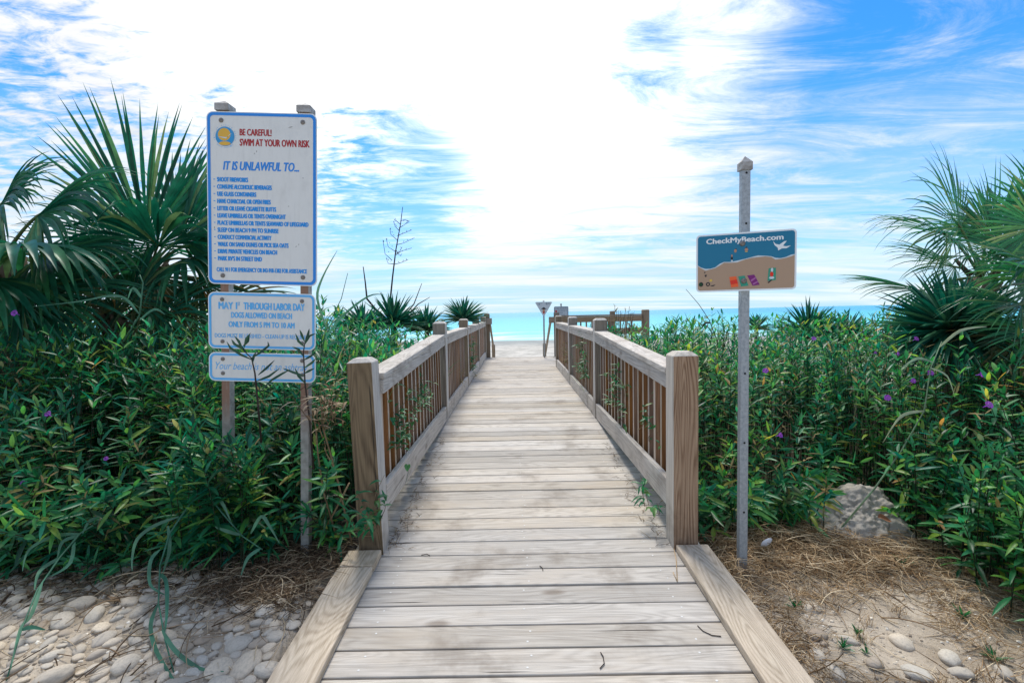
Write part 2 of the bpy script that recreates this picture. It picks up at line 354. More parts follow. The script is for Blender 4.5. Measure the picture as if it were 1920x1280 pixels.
def sand_mat():
    m, k, b = new_mat('sand_ground')
    p = co(k); sx = k.n('ShaderNodeSeparateXYZ'); k.put(sx.inputs[0], p)
    n1 = k.noise(p, 3.2, 5, 0.6); n2 = k.noise(p, 40, 4, 0.7); n3 = k.noise(p, 260, 2, 0.6)
    col = k.mix(k.mapr(n1, 0.35, 0.68), (0.50, 0.43, 0.34, 1), (0.33, 0.27, 0.20, 1))
    col = k.mix(k.mapr(n2, 0.5, 0.72, 0, 0.6), col, (0.21, 0.165, 0.12, 1))
    col = k.mix(k.mapr(n3, 0.55, 0.75, 0, 0.35), col, (0.62, 0.57, 0.48, 1))
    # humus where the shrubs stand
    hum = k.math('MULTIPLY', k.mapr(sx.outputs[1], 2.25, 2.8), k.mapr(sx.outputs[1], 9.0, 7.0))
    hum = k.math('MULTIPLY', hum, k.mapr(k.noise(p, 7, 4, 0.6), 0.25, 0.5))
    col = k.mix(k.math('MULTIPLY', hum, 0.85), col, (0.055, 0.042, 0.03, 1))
    # the open beach: grey-beige, wet near the water
    n4 = k.noise(k.scale(p, (1, 1.0, 1)), 0.55, 6, 0.7)
    be = k.mix(k.mapr(n4, 0.38, 0.64), (0.56, 0.53, 0.47, 1), (0.36, 0.34, 0.30, 1))
    n5 = k.noise(k.scale(p, (1.2, 1.6, 1)), 2.0, 5, 0.75)
    be = k.mix(k.mapr(n5, 0.52, 0.7, 0, 0.75), be, (0.20, 0.19, 0.165, 1))
    be = k.mix(k.mapr(sx.outputs[1], 44, 55, 0, 0.75), be, (0.24, 0.27, 0.27, 1))
    col = k.mix(k.mapr(sx.outputs[1], 11, 16), col, be)
    k.put(b.inputs['Base Color'], col); b.inputs['Roughness'].default_value = 0.92; b.inputs['Specular IOR Level'].default_value = 0.15
    h = k.math('ADD', k.math('MULTIPLY', n2, 1.0), k.math('MULTIPLY', n3, 0.35))
    k.put(b.inputs['Normal'], k.bump(h, 0.012, 0.9))
    return m
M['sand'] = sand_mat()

def sea_mat():
    m, k, b = new_mat('sea_water')
    p = co(k); sx = k.n('ShaderNodeSeparateXYZ'); k.put(sx.inputs[0], p)
    y = sx.outputs[1]
    n = k.noise(k.scale(p, (0.02, 0.10, 1)), 1.0, 4, 0.6)
    yy = k.math('ADD', y, k.math('MULTIPLY', k.math('SUBTRACT', n, 0.5), 14))
    col = k.ramp(k.mapr(yy, 55, 420, 0, 1, False), [(0, (0.33, 0.60, 0.60)), (0.06, (0.15, 0.58, 0.63)), (0.3, (0.08, 0.50, 0.63)), (1, (0.05, 0.36, 0.56))])
    # foam lines of the small shore break
    nf = k.noise(k.scale(p, (0.10, 0.9, 1)), 1.0, 5, 0.7)
    wob = k.math('ADD', y, k.math('MULTIPLY', k.math('SUBTRACT', k.noise(k.scale(p, (0.05, 0.0, 1)), 1.0, 3, 0.6), 0.5), 9))
    foam = 0.0
    for y0, w, s in ((60.5, 1.7, 1.0), (67.5, 1.1, 0.75), (80, 1.5, 0.6)):
        d = k.math('ABSOLUTE', k.math('SUBTRACT', wob, y0))
        f = k.math('MULTIPLY', k.mapr(d, 0, w, s, 0), k.mapr(nf, 0.30, 0.5))
        foam = k.math('MAXIMUM', foam, f)
    col = k.mix(foam, col, (0.82, 0.87, 0.88, 1))
    k.put(b.inputs['Base Color'], col)
    k.put(b.inputs['Roughness'], 0.32); b.inputs['Specular IOR Level'].default_value = 0.22; b.inputs['IOR'].default_value = 1.33
    w1 = k.noise(k.scale(p, (0.35, 1.3, 1)), 1.0, 5, 0.65)
    k.put(b.inputs['Normal'], k.bump(w1, 0.45, 0.8))
    return m
M['sea'] = sea_mat()

def stone_mat(name, cols, sc_=9, rough=0.8):
    m, k, b = new_mat(name)
    oi = k.n('ShaderNodeObjectInfo'); r = oi.outputs['Random']
    p = k.vmath('ADD', co(k), k.n('ShaderNodeCombineXYZ').outputs[0])
    col = k.ramp(r, cols)
    n = k.noise(p, sc_*0.6, 6, 0.65); n2 = k.noise(p, sc_*2.6, 4, 0.7)
    col = k.mix(k.mapr(n, 0.40, 0.7, 0, 0.5), col, (0.30, 0.265, 0.22, 1))
    col = k.mix(k.mapr(n2, 0.56, 0.75, 0, 0.30), col, (0.17, 0.145, 0.115, 1))
    k.put(b.inputs['Base Color'], col); n3 = k.noise(p, sc_*13, 3, 0.7)
    if 'rock' in name: col = k.mix(k.mapr(n3, 0.5, 0.72, 0, 0.55), col, (0.13, 0.115, 0.10, 1)); k.put(b.inputs['Base Color'], col)
    b.inputs['Roughness'].default_value = rough; b.inputs['Specular IOR Level'].default_value = 0.25
    k.put(b.inputs['Normal'], k.bump(k.math('ADD', n, k.math('MULTIPLY', n2, 0.8)), 0.004 if 'rock' in name else 0.0010, 0.8))
    return m
M['stone'] = stone_mat('pebble_stone', [(0, (0.58, 0.52, 0.43)), (0.25, (0.42, 0.38, 0.32)), (0.5, (0.64, 0.54, 0.41)), (0.75, (0.50, 0.47, 0.41)), (1, (0.38, 0.30, 0.22))])
M['rock'] = stone_mat('grey_rock', [(0, (0.40, 0.365, 0.32)), (1, (0.41, 0.375, 0.325))], 18)
M['shell'] = paint('shell_white', (0.68, 0.68, 0.7), 0.4, 0.3)

# ------------------------------------------------------------------ sky, sun, camera
SUN_AZ, SUN_EL = R(-8), R(63)
def build_world():
    w = bpy.data.worlds.new('World'); sc.world = w; w.use_nodes = True
    k = N(w.node_tree); bg = w.node_tree.nodes['Background']
    sky = k.n('ShaderNodeTexSky'); sky.sky_type = 'NISHITA'; sky.sun_disc = False
    sky.sun_elevation = SUN_EL; sky.sun_rotation = SUN_AZ; sky.air_density = 1.0; sky.dust_density = 0.3; sky.ozone_density = 2.0
    d = k.vmath('NORMALIZE', co(k, 'Generated'))
    sx = k.n('ShaderNodeSeparateXYZ'); k.put(sx.inputs[0], d)
    x, y, z = sx.outputs
    zz = k.math('ADD', k.math('MAXIMUM', z, 0.0), 0.07)
    pl = k.n('ShaderNodeCombineXYZ'); k.put(pl.inputs[0], k.math('DIVIDE', x, zz)); k.put(pl.inputs[1], k.math('DIVIDE', y, zz)); pl.inputs[2].default_value = 3.7
    p = pl.outputs[0]
    def lobe(az, el, a0, a1):
        v = (math.cos(R(el))*math.sin(R(az)), math.cos(R(el))*math.cos(R(az)), math.sin(R(el)))
        return k.mapr(k.vmath('DOT_PRODUCT', d, v), math.cos(R(a0)), math.cos(R(a1)))
    core = lobe(-3, 34, 38, 7)           # bright veil in front of the sun
    core2 = lobe(2, 19, 20, 6)
    lft = lobe(-36, 19, 26, 10)          # mottled field on the left
    rgt = lobe(50, 27, 26, 6)            # clear blue on the right
    lcl = lobe(-54, 27, 17, 4)           # clear blue corner on the left
    gap = lobe(-13, 13.5, 12, 3); gap2 = lobe(15, 25, 5.5, 0.5); gap3 = lobe(-11, 31, 5, 0.5)
    back = k.mapr(y, 0.1, -0.4)          # extra cloud behind the camera, added as faint front fill light
    n1 = k.noise(p, 0.62, 7, 0.6, 0.5)
    n2 = k.noise(k.scale(p, (1.0, 1.7, 1)), 6.5, 5, 0.62, 0.5)
    n3 = k.noise(k.scale(p, (0.55, 1.3, 1)), 1.9, 8, 0.72, 1.0)
    den = k.math('MULTIPLY_ADD', k.math('SUBTRACT', n1, 0.5), 1.6, 0.50)
    den = k.math('ADD', den, k.math('MULTIPLY', k.math('SUBTRACT', n3, 0.5), 1.9))
    den = k.math('ADD', den, k.math('MULTIPLY', core, 0.56))
    den = k.math('ADD', den, k.math('MULTIPLY', core2, 0.14))
    den = k.math('ADD', den, k.math('MULTIPLY', back, 0.02))
    den = k.math('ADD', den, k.math('MULTIPLY', lft, k.math('MULTIPLY_ADD', k.math('SUBTRACT', n2, 0.5), 3.0, 0.26)))
    den = k.math('SUBTRACT', den, k.math('MULTIPLY', rgt, 0.27))
    den = k.math('SUBTRACT', den, k.math('MULTIPLY', lcl, 0.40))
    den = k.math('SUBTRACT', den, k.math('ADD', k.math('MULTIPLY', gap, 0.62), k.math('MULTIPLY', k.math('ADD', gap2, k.math('MULTIPLY', gap3, 0.6)), 0.42)))
    cl = k.mapr(den, 0.12, 1.0)
    blue = k.mix(1.0, sky.outputs[0], (0.24, 0.86, 1.40, 1), 'MULTIPLY')
    glow = k.math('POWER', core, 1.5)
    cc = k.n('ShaderNodeVectorMath', operation='SCALE'); cc.inputs[0].default_value = (9.0, 9.1, 9.25)
    k.put(cc.inputs['Scale'], k.math('MULTIPLY', k.math('MULTIPLY_ADD', glow, 0.62, 0.70), k.mapr(n3, 0.25, 0.7, 0.86, 1.1)))
    col = k.mix(cl, blue, cc.outputs[0])
    # pale moist air low over the sea, streaked
    n4 = k.noise(k.scale(p, (0.22, 0.85, 1)), 1.0, 5, 0.62, 0.6)
    lowf = k.math('MAXIMUM', k.mapr(z, 0.03, 0.23, 1, 0), k.mapr(z, 0.10, 0.40, 0.50, 0))
    veil = k.mix(k.mapr(n4, 0.42, 0.60), (4.1, 5.8, 7.0, 1), (6.3, 6.8, 7.1, 1))
    col = k.mix(k.math('MULTIPLY', lowf, 0.86), col, veil)
    k.put(bg.inputs['Color'], col); bg.inputs['Strength'].default_value = 0.105
build_world()
su = bpy.data.lights.new('sun', 'SUN'); su.energy = 2.6; su.angle = R(14); su.color = (1, 0.95, 0.87)
so = bpy.data.objects.new('sun', su); link(so)
sd = Vector((math.cos(SUN_EL)*math.sin(SUN_AZ), math.cos(SUN_EL)*math.cos(SUN_AZ), math.sin(SUN_EL)))
so.rotation_euler = (-sd).to_track_quat('-Z', 'Y').to_euler(); so.location = sd*30
cam = bpy.data.cameras.new('camera'); cam.sensor_width = 36; cam.lens = 36*FPX/1920; cam.clip_start = 0.05; cam.clip_end = 20000
cobj = bpy.data.objects.new('camera', cam); link(cobj)
cobj.matrix_world = Matrix.Translation((0, 0, EYE)) @ CR.to_4x4()
sc.camera = cobj
sc.view_settings.view_transform = 'Standard'; sc.view_settings.look = 'None'; sc.view_settings.exposure = 0.5; sc.view_settings.gamma = 1
sc.cycles.use_denoising = True
sc.cycles.max_bounces = 6; sc.cycles.transparent_max_bounces = 4; sc.cycles.diffuse_bounces = 3; sc.cycles.glossy_bounces = 2

# ------------------------------------------------------------------ ground and sea
def spaced(lo, hi, d, far_lo, far_hi):
    a = list(np.arange(lo, hi+1e-9, d)); s = d; v = hi
    while v < far_hi: s *= 1.22; v += s; a.append(v)
    s = d; v = lo; pre = []
    while v > far_lo: s *= 1.22; v -= s; pre.append(v)
    return np.array(pre[::-1]+a)
xs = spaced(-3.4, 3.4, 0.03, -2500, 2500); ys = spaced(1.0, 4.0, 0.03, -40, 140)
X, Y = np.meshgrid(xs, ys)
Z = ground_z(X, Y)
nx, ny = len(xs), len(ys)
idx = np.arange(nx*ny).reshape(ny, nx)
F = np.stack([idx[:-1, :-1], idx[:-1, 1:], idx[1:, 1:], idx[1:, :-1]], -1).reshape(-1, 4)
g = bpy.data.objects.new('ground', np_mesh('ground', np.stack([X, Y, Z], -1).reshape(-1, 3), F, M['sand'])); link(g)
tag(g, kind='structure')
SEA_Z = -2.05
xs2 = spaced(-60, 60, 1.5, -9000, 9000); ys2 = spaced(57, 120, 0.8, 55, 14000)
X, Y = np.meshgrid(xs2, ys2)
fade = sstep(400, 90, Y)
Z = SEA_Z + fade*(0.05*np.sin(Y*0.55+0.8*np.sin(X*0.05)) + 0.03*np.sin(Y*1.3+X*0.12))
for y0, h in ((60.5, 0.16), (67.5, 0.14), (80, 0.16)):
    Z = Z + h*np.exp(-((Y-y0+1.5*np.sin(X*0.06))/0.9)**2)
nx, ny = len(xs2), len(ys2); idx = np.arange(nx*ny).reshape(ny, nx)
F = np.stack([idx[:-1, :-1], idx[:-1, 1:], idx[1:, 1:], idx[1:, :-1]], -1).reshape(-1, 4)
s = bpy.data.objects.new('sea', np_mesh('sea', np.stack([X, Y, Z], -1).reshape(-1, 3), F, M['sea'])); link(s)
tag(s, kind='structure')

# ------------------------------------------------------------------ boardwalk
W0 = Vector((0.0675, 2.65, 0)); YAW = -0.0069
def wl(x, y, z=0):   # boardwalk coordinates -> world
    c, s_ = math.cos(YAW), math.sin(YAW)
    return Vector((W0.x+c*x-s_*y, W0.y+s_*x+c*y, z))
def deck_z(y):       # y along the walk from the first posts
    return -0.035+0.0611*y if y < 2.7 else 0.13
bw = empty('boardwalk', W0, YAW, 'weathered grey plank boardwalk leading from the sand to the beach', 'boardwalk')
mb = MB(); y = -2.55; HW = 0.965
while y < 10.15:
    w = 0.131+rnd.uniform(-0.002, 0.003); gap = rnd.choice((0.007, 0.009, 0.010, 0.012))
    if 1.95 < -y < 2.2: gap = 0.015
    z0, z1 = deck_z(y), deck_z(y+w)
    hw = 1.0 if y < 0 else HW
    a = rnd.uniform(-0.006, 0.006); tz = rnd.uniform(-0.0015, 0.0025)
    sk = rnd.uniform(-0.002, 0.002)
    if 1.2 < y < 1.22+w: a = 0
    xl, xr = -hw+a+rnd.uniform(-.01, .01), hw+a+rnd.uniform(-.01, .01)
    mb.hexa([(xl, y-sk, z0-0.06), (xr, y+sk, z0-0.06), (xr, y+w+sk, z1-0.06), (xl, y+w-sk, z1-0.06),
             (xl, y-sk, z0+tz), (xr, y+sk, z0+tz), (xr, y+w+sk, z1+tz), (xl, y+w-sk, z1+tz)], 0)
    zc = lambda t: z0+(z1-z0)*t+tz+0.0008
    for xn in (-0.70, -0.02, 0.69):
        for t in (0.25, 0.75):
            if rnd.random() < 0.2: continue
            cx, cy = xn+rnd.uniform(-.015, .015), y+w*t+rnd.uniform(-.006, .006)
            q = [(cx+0.0052*math.cos(i*math.pi/3), cy+0.0052*math.sin(i*math.pi/3), zc((cy-y)/w)) for i in range(6)]
            mb.add(q, [tuple(range(6))], 1)
    y += w+gap
dk = mb.build('decking', [M['deck'], M['nail']], bw); soften(dk, 0.0022, 1)
for sx_ in (-0.86, -0.3, 0.3, 0.86):
    j = MB(); pts = [-2.5, 2.7, 10.1]
    for a, b in zip(pts, pts[1:]):
        j.slope_box(sx_-0.02, sx_+0.02, a, b, deck_z(a)-0.28, deck_z(a)-0.066, deck_z(b)-0.28, deck_z(b)-0.066)
    j.build('joist', M['dim_x'], bw)
def curb(x0, x1, y0, y1, lift=0.003, sk=0.0):
    c = MB(); h = 0.040
    c.hexa([(x0+sk, y0, deck_z(y0)+lift), (x1+sk, y0, deck_z(y0)+lift), (x1, y1, deck_z(y1)+lift), (x0, y1, deck_z(y1)+lift),
            (x0+sk, y0, deck_z(y0)+lift+h), (x1+sk, y0, deck_z(y0)+lift+h), (x1, y1, deck_z(y1)+lift+h), (x0, y1, deck_z(y1)+lift+h)])
    return c.build('curb_board', M['curb'], bw, 0.006)
curb(-1.015, -0.828, -2.5, -0.175, sk=0.0)
curb(-1.012, -0.826, -0.165, -0.012)
curb(0.826, 1.005, -2.5, -0.014, sk=0.045)

def post_mesh(h, half, front, side, name='post', below=0.5, ch=0.022):
    """square post with a chamfered top; local origin at deck level, front face at -y"""
    p = MB(); a = half; t = half-ch*1.25
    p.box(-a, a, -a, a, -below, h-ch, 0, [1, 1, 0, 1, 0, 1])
    b = len(p.v)
    vs = [(-a, -a, h-ch), (a, -a, h-ch), (a, a, h-ch), (-a, a, h-ch), (-t, -t, h), (t, -t, h), (t, t, h), (-t, t, h)]
    p.f.pop(1); p.m.pop(1); p.sm.pop(1)
    p.add(vs, [(0, 1, 5, 4), (1, 2, 6, 5), (2, 3, 7, 6), (3, 0, 4, 7), (4, 5, 6, 7)], 1)
    me = p.mesh(name, [front, side])
    bm = bmesh.new(); bm.from_mesh(me); bmesh.ops.remove_doubles(bm, verts=bm.verts, dist=1e-5); bm.to_mesh(me); bm.free()
    return me
PIN = 0.822          # inner faces of the posts
PY = [0.08, 2.73, 5.23, 7.78, 10.15]
def railing(sgn, n_posts, label, frontmat):
    root = empty('wooden_railing', wl(sgn*0.892, 0), YAW, label, 'railing')
    sx = lambda v: sgn*(v-0.892)
    def xr(a, b): a, b = sx(a), sx(b); return min(a, b), max(a, b)
    for i in range(n_posts):
        ztop = 1.083 if i == 0 else 1.24
        zb = deck_z(PY[i])
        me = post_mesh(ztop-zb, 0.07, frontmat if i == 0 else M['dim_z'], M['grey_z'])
        o = bpy.data.objects.new('post', me); o.location = (sx(PIN+0.07), PY[i], zb); link(o, root); soften(o, 0.005)
        o.rotation_euler = (rnd.uniform(-.004, .004), rnd.uniform(-.004, .004) if i else (-0.024 if sgn < 0 else 0), 0)
    for i in range(n_posts-1):
        y0, y1 = PY[i]+0.071, PY[i+1]-0.071
        if i == 0: t0, t1, k0, k1 = 0.985, 1.10, 0.163, 0.136
        else: t0 = t1 = 1.098; k0 = k1 = 0.137
        c = MB(); x0, x1 = xr(PIN-0.004, PIN+0.138); c.slope_box(x0, x1, y0, y1, t0-0.038, t0, t1-0.038, t1); c.build('top_rail', M['rail'], root, 0.005)
        c = MB(); x0, x1 = xr(PIN+0.004, PIN+0.042); c.slope_box(x0, x1, y0, y1, t0-0.122, t0-0.0405, t1-0.122, t1-0.0405); c.build('rail_board', M['rail'], root, 0.003)
        c = MB(); x0, x1 = xr(PIN+0.006, PIN+0.044); c.slope_box(x0, x1, y0, y1, k0, k0+0.16, k1, k1+0.16); c.build('kick_board', M['rail'], root, 0.004)
        nb = 17
        for q in range(nb):
            t = (q+0.7)/(nb+0.4); yb = y0+(y1-y0)*t
            zt = t0+(t1-t0)*t-0.045; z0 = k0+(k1-k0)*t+0.012
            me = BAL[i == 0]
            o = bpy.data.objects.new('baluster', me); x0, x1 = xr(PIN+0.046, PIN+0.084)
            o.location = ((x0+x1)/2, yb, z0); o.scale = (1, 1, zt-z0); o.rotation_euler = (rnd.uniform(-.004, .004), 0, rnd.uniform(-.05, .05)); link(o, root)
    return root
BAL = {}
for kx in (True, False):
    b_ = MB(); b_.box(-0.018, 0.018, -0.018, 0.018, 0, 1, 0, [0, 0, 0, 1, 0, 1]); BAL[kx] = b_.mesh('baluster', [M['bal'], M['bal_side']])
railing(-1, 5, 'wooden railing along the left of the boardwalk, ending in a cracked olive-brown front post', M['brown_z'])
railing(1, 4, 'wooden railing along the right of the boardwalk, ending in a pinkish-brown knotty front post', M['pink_z'])

# landing at the far end: deck to the right, back railing, stair rails going down
ln = empty('landing_deck', wl(0.93, 8.6), YAW, 'plank landing extending right of the far end of the boardwalk', 'deck')
c = MB(); yy = 0.0
while yy < 1.53:
    c.box(0.045, 2.3, yy, yy+0.134, 0.09, 0.128); yy += 0.14
c.build('decking', M['deck'], ln)
for px_, py_ in ((0.6, 0.3), (2.1, 0.3), (0.6, 1.4), (2.1, 1.4)):
    c = MB(); c.box(px_-0.06, px_+0.06, py_-0.06, py_+0.06, -0.9, 0.085); c.build('support_post', M['dim_z'], ln)
lr = empty('landing_railing', wl(1.05, 10.25), YAW, 'old brown railing round the landing beside the sea, round pile at its end', 'railing')
def simple_post(parent, x, y, z0, z1, half, mat=None):
    o = bpy.data.objects.new('post', post_mesh(z1-z0, half, mat or M['dim_z'], mat or M['dim_z'], below=0.6, ch=0.012)); o.location = (x, y, z0); link(o, parent); return o
simple_post(lr, 0.01, 0, 0.13, 1.31, 0.068); simple_post(lr, 1.5, 0, 0.13, 1.31, 0.06)
c = MB(); c.tube([(2.38, 0, -1.3), (2.38, 0, 1.31), (2.38, 0, 1.33)], [0.105, 0.105, 0.09], 14); c.build('round_pile', M['dim_z'], lr)
for z0, z1 in ((1.03, 1.18), (0.70, 0.86)):
    c = MB(); c.box(0.08, 2.27, -0.105, -0.067, z0, z1); c.build('rail_board', M['dim_x'], lr)
c = MB(); c.box(0.08, 2.27, -0.10, 0.06, 1.183, 1.221); c.build('top_rail', M['dim_x'], lr)
for q in range(13):
    c = MB(); x = 0.2+q*0.15; c.box(x-0.018, x+0.018, -0.062, -0.026, 0.3, 1.18); c.build('baluster', M['dim_z'], lr)
for sgn, lab in ((-1, 'brown stair handrail dropping to the beach from the left end of the boardwalk'), (1, 'brown stair handrail dropping to the beach beside the triangular sign')):
    xo = -0.84 if sgn < 0 else 0.84
    st = empty('stair_handrail', wl(xo, 10.27), YAW, lab, 'handrail')
    xx = 0.02 if sgn < 0 else 0.10
    if sgn < 0: simple_post(st, xx+0.02, 0.02, 0.13, 1.31, 0.074)
    simple_post(st, xx+0.09*(-sgn), 2.0, -0.9, 0.35, 0.05)
    c = MB(); c.slope_box(xx+0.04*(-sgn)-0.02+(0.06 if sgn < 0 else 0), xx+0.04*(-sgn)+0.02+(0.06 if sgn < 0 else 0), -0.1, 2.2, 1.03, 1.18, 0.02, 0.17); c.build('sloping_rail', M['dim_x'], st)
    c = MB(); c.box(xx-0.09, xx+0.16, -0.11, -0.072, 1.03, 1.19); c.build('end_board', M['dim_x'], st)
sp = empty('beach_stairs', wl(0.05, 10.19), YAW, 'wooden steps going down from the boardwalk end to the sand', 'stairs')
for q in range(6):
    c = MB(); c.box(-0.75, 0.8, 0.02+q*0.28, 0.02+q*0.28+0.265, 0.13-0.17*(q+1)-0.038, 0.13-0.17*(q+1)); c.build('tread', M['deck'], sp)
for xq in (-0.7, 0.75):
    c = MB(); c.slope_box(xq-0.02, xq+0.02, 0.0, 1.75, -0.25, 0.0, -1.3, -1.05); c.build('stringer', M['dim_x'], sp)

# ------------------------------------------------------------------ lettering
def text_mesh(body, x0, x1, z0, z1, shear=0.0, y=0.0):
    """flat letters fitted to the box x0..x1, z0..z1 (cap height) in the plane y; returns verts, faces"""
    cu = bpy.data.curves.new('lettering', 'FONT'); cu.body = body; cu.size = 1.0; cu.shear = shear; cu.resolution_u = 3
    o = bpy.data.objects.new('lettering', cu); COL.objects.link(o)
    dg = bpy.context.evaluated_depsgraph_get(); dg.update()
    me = bpy.data.meshes.new_from_object(o.evaluated_get(dg))
    vs = [v.co.copy() for v in me.vertices]; fs = [tuple(p.vertices) for p in me.polygons]
    bpy.data.objects.remove(o); bpy.data.curves.remove(cu); bpy.data.meshes.remove(me)
    if not vs: return [], []
    a = min(v.x for v in vs); b = max(v.x for v in vs)
    out = [(x0+(v.x-a)/(b-a)*(x1-x0), y, z0+v.y/0.73*(z1-z0)) for v in vs]
    return out, fs
def letters(mb_, body, box, y, mi=0, shear=0.0, bold=0.0):
    """bold: stroke gain as a share of the cap height, built from shifted copies a hair apart in depth"""
    x0, x1, z0, z1 = box; g_ = bold*(z1-z0)
    v, f = text_mesh(body, x0+g_, x1-g_, z0, z1, shear=shear, y=y)
    for i, (dx, dz) in enumerate(((0, 0), (g_, 0), (-g_, 0), (0, g_*0.6), (0, -g_*0.6)) if bold > 0 else ((0, 0),)):
        mb_.add([(p_[0]+dx, p_[1]-0.00006*i, p_[2]+dz) for p_ in v], f, mi)
def rrect(x0, x1, z0, z1, r, n=6):
    pts = []
    for cx, cz, a0 in ((x1-r, z0+r, -90), (x1-r, z1-r, 0), (x0+r, z1-r, 90), (x0+r, z0+r, 180)):
        for i in range(n+1):
            a = R(a0+90*i/n); pts.append((cx+r*math.cos(a), cz+r*math.sin(a)))
    return pts
def ring(mb_, o1, o2, y, mi=0):
    n = len(o1); b = len(mb_.v)
    mb_.v += [(x, y, z) for x, z in o1]+[(x, y, z) for x, z in o2]
    for i in range(n):
        j = (i+1) % n; mb_.f.append([b+i, b+j, b+n+j, b+n+i]); mb_.m.append(mi); mb_.sm.append(False)
def flat(mb_, pts, y, mi=0): mb_.add([(x, y, z) for x, z in pts], [tuple(range(len(pts)))], mi)
def circ(cx, cz, rx, rz=None, n=28, a0=0, a1=360):
    rz = rz or rx
    return [(cx+rx*math.cos(R(a0+(a1-a0)*i/n)), cz+rz*math.sin(R(a0+(a1-a0)*i/n))) for i in range(n if a1-a0 == 360 else n+1)]
def bolt_mesh(r=0.0085):
    p = MB(); n = 12
    p.tube([(0, 0, 0), (0, -0.002, 0), (0, -0.005, 0), (0, -0.0065, 0)], [r*1.5, r*1.45, r, r*0.6], n); return p.mesh('bolt', M['bolt'])
BOLT = bolt_mesh()
def bolt(parent, x, z, y, s=1.0):
    o = bpy.data.objects.new('bolt', BOLT); o.location = (x, y, z); o.scale = (s, s, s); link(o, parent); return o

# ------------------------------------------------------------------ big rules sign on the left
YS = 2.70
tl = P(395, 216.5, YS); SW, SH = 0.597, 0.925
sg = empty('rules_sign', (P(496, 1033, YS).x, YS, -0.06), 0, 'tall white and blue beach rules sign with three panels on two square posts', 'sign')
LEAN = R(2.6)
sg.rotation_euler = (0, LEAN, 0)
inv = (Matrix.Translation(sg.location) @ Matrix.Rotation(LEAN, 4, 'Y')).inverted()
def panel(name, pxl, pxr, pyt, pyb, label, w, h):
    """an Empty-free panel mesh placed so that its centre falls where the photo has it"""
    c = P((pxl+pxr)/2, (pyt+pyb)/2, YS); c = inv @ c
    p = MB(); p.prism(rrect(-w/2, w/2, -h/2, h/2, 0.035), -0.003, 0.0, 0)
    o = p.build(name, M['signedge'], sg); o.location = (c.x, -0.025, c.z)
    if label: o['label'] = label
    bw_ = 0.0055
    f = MB(); flat(f, rrect(-w/2+bw_, w/2-bw_, -h/2+bw_, h/2-bw_, 0.031), -0.0036)
    b_ = MB(); i1 = rrect(-w/2+bw_, w/2-bw_, -h/2+bw_, h/2-bw_, 0.031); b2 = bw_+0.0155 if h > 0.4 else bw_+0.0125
    i2 = rrect(-w/2+b2, w/2-b2, -h/2+b2, h/2-b2, 0.02)
    ring(b_, i1, i2, -0.0046)
    f.build('face', M['signwhite'], o)
    b_.build('border', M['blue'] if h > 0.4 else M['paleblue'], o)
    def mp(x0, x1, y0, y1):
        return (-w/2+(x0-pxl)/(pxr-pxl)*w, -w/2+(x1-pxl)/(pxr-pxl)*w, h/2-(y1-pyt)/(pyb-pyt)*h, h/2-(y0-pyt)/(pyb-pyt)*h)
    return o, mp
YL = -0.0044
p1, mp = panel('sign_panel', 394, 599, 216, 537, 'tall panel of beach rules in blue with a red warning', SW, SH)
t = MB()
letters(t, 'BE CAREFUL!', mp(455.5, 515, 246.7, 259), YL, bold=0.045)
letters(t, 'SWIM AT YOUR OWN RISK', mp(455.5, 585.5, 264.8, 278), YL, bold=0.045)
t.build('lettering', M['red'], p1)['label'] = 'red warning lettering'
t = MB(); letters(t, 'IT IS UNLAWFUL TO...', mp(424, 566, 306.5, 323), YL, shear=0.22, bold=0.045)
t.build('lettering', M['blue'], p1)['label'] = 'large blue italic heading'
t = MB()
items = [('SHOOT FIREWORKS', 471), ('CONSUME ALCOHOLIC BEVERAGES', 515), ('USE GLASS CONTAINERS', 486), ('HAVE CHARCOAL OR OPEN FIRES', 513),
         ('LITTER OR LEAVE CIGARETTE BUTTS', 523), ('LEAVE UMBRELLAS OR TENTS OVERNIGHT', 541), ('PLACE UMBRELLAS OR TENTS SEAWARD OF LIFEGUARD', 583.5),
         ('SLEEP ON BEACH 9 PM TO SUNRISE', 527.5), ('CONDUCT COMMERCIAL ACTIVITY', 514), ('WALK ON SAND DUNES OR PICK SEA OATS', 546), ('DRIVE PRIVATE VEHICLES ON BEACH', 524.5), ("PARK RV'S IN STREET END", 496)]
for i, (s_, xe) in enumerate(items):
    y0 = 336.6+13.4*i
    letters(t, s_, mp(412.5, xe, y0, y0+8.4), YL, bold=0.085)
    x0, x1, z0, z1 = mp(406, 409, y0+3.5, y0+5); flat(t, [(x0, z0), (x1, z0), (x1, z1), (x0, z1)], YL)
letters(t, 'CALL 911 FOR EMERGENCY OR 843-918-1382 FOR ASSISTANCE', mp(410, 580.5, 505, 513.2), YL, bold=0.07)
t.build('lettering', M['midblue'], p1)['label'] = 'blue list of rules'
# round emblem: sun, gull, blue water, sand, ring of small letters
ex, _, ez0, ez1 = mp(428.5, 430, 239, 283); ez = (ez0+ez1)/2; er = 0.060
e = MB()
flat(e, circ(ex, ez-0.002, er*0.80), YL-0.0003, 0)
flat(e, circ(ex-0.004, ez+0.008, er*0.56), YL-0.0006, 1)
flat(e, circ(ex-0.001, ez-er*0.66, er*0.52, er*0.18), YL-0.0009, 1)
ring(e, circ(ex, ez-0.002, er*0.86), circ(ex, ez-0.002, er*0.81), YL-0.0003, 0)
gull = [(-0.72, -0.02), (-0.3, -0.06), (0.15, -0.10), (0.42, 0.08), (0.62, 0.24), (0.52, 0.22), (0.30, 0.04), (0.12, -0.22), (-0.2, -0.16)]
flat(e, [(ex+a*er, ez+b_*er-0.001) for a, b_ in gull], YL-0.0012, 2)
e.build('emblem', [M['sky_blue'], M['gold'], M['panel_foam']], p1)
t = MB()
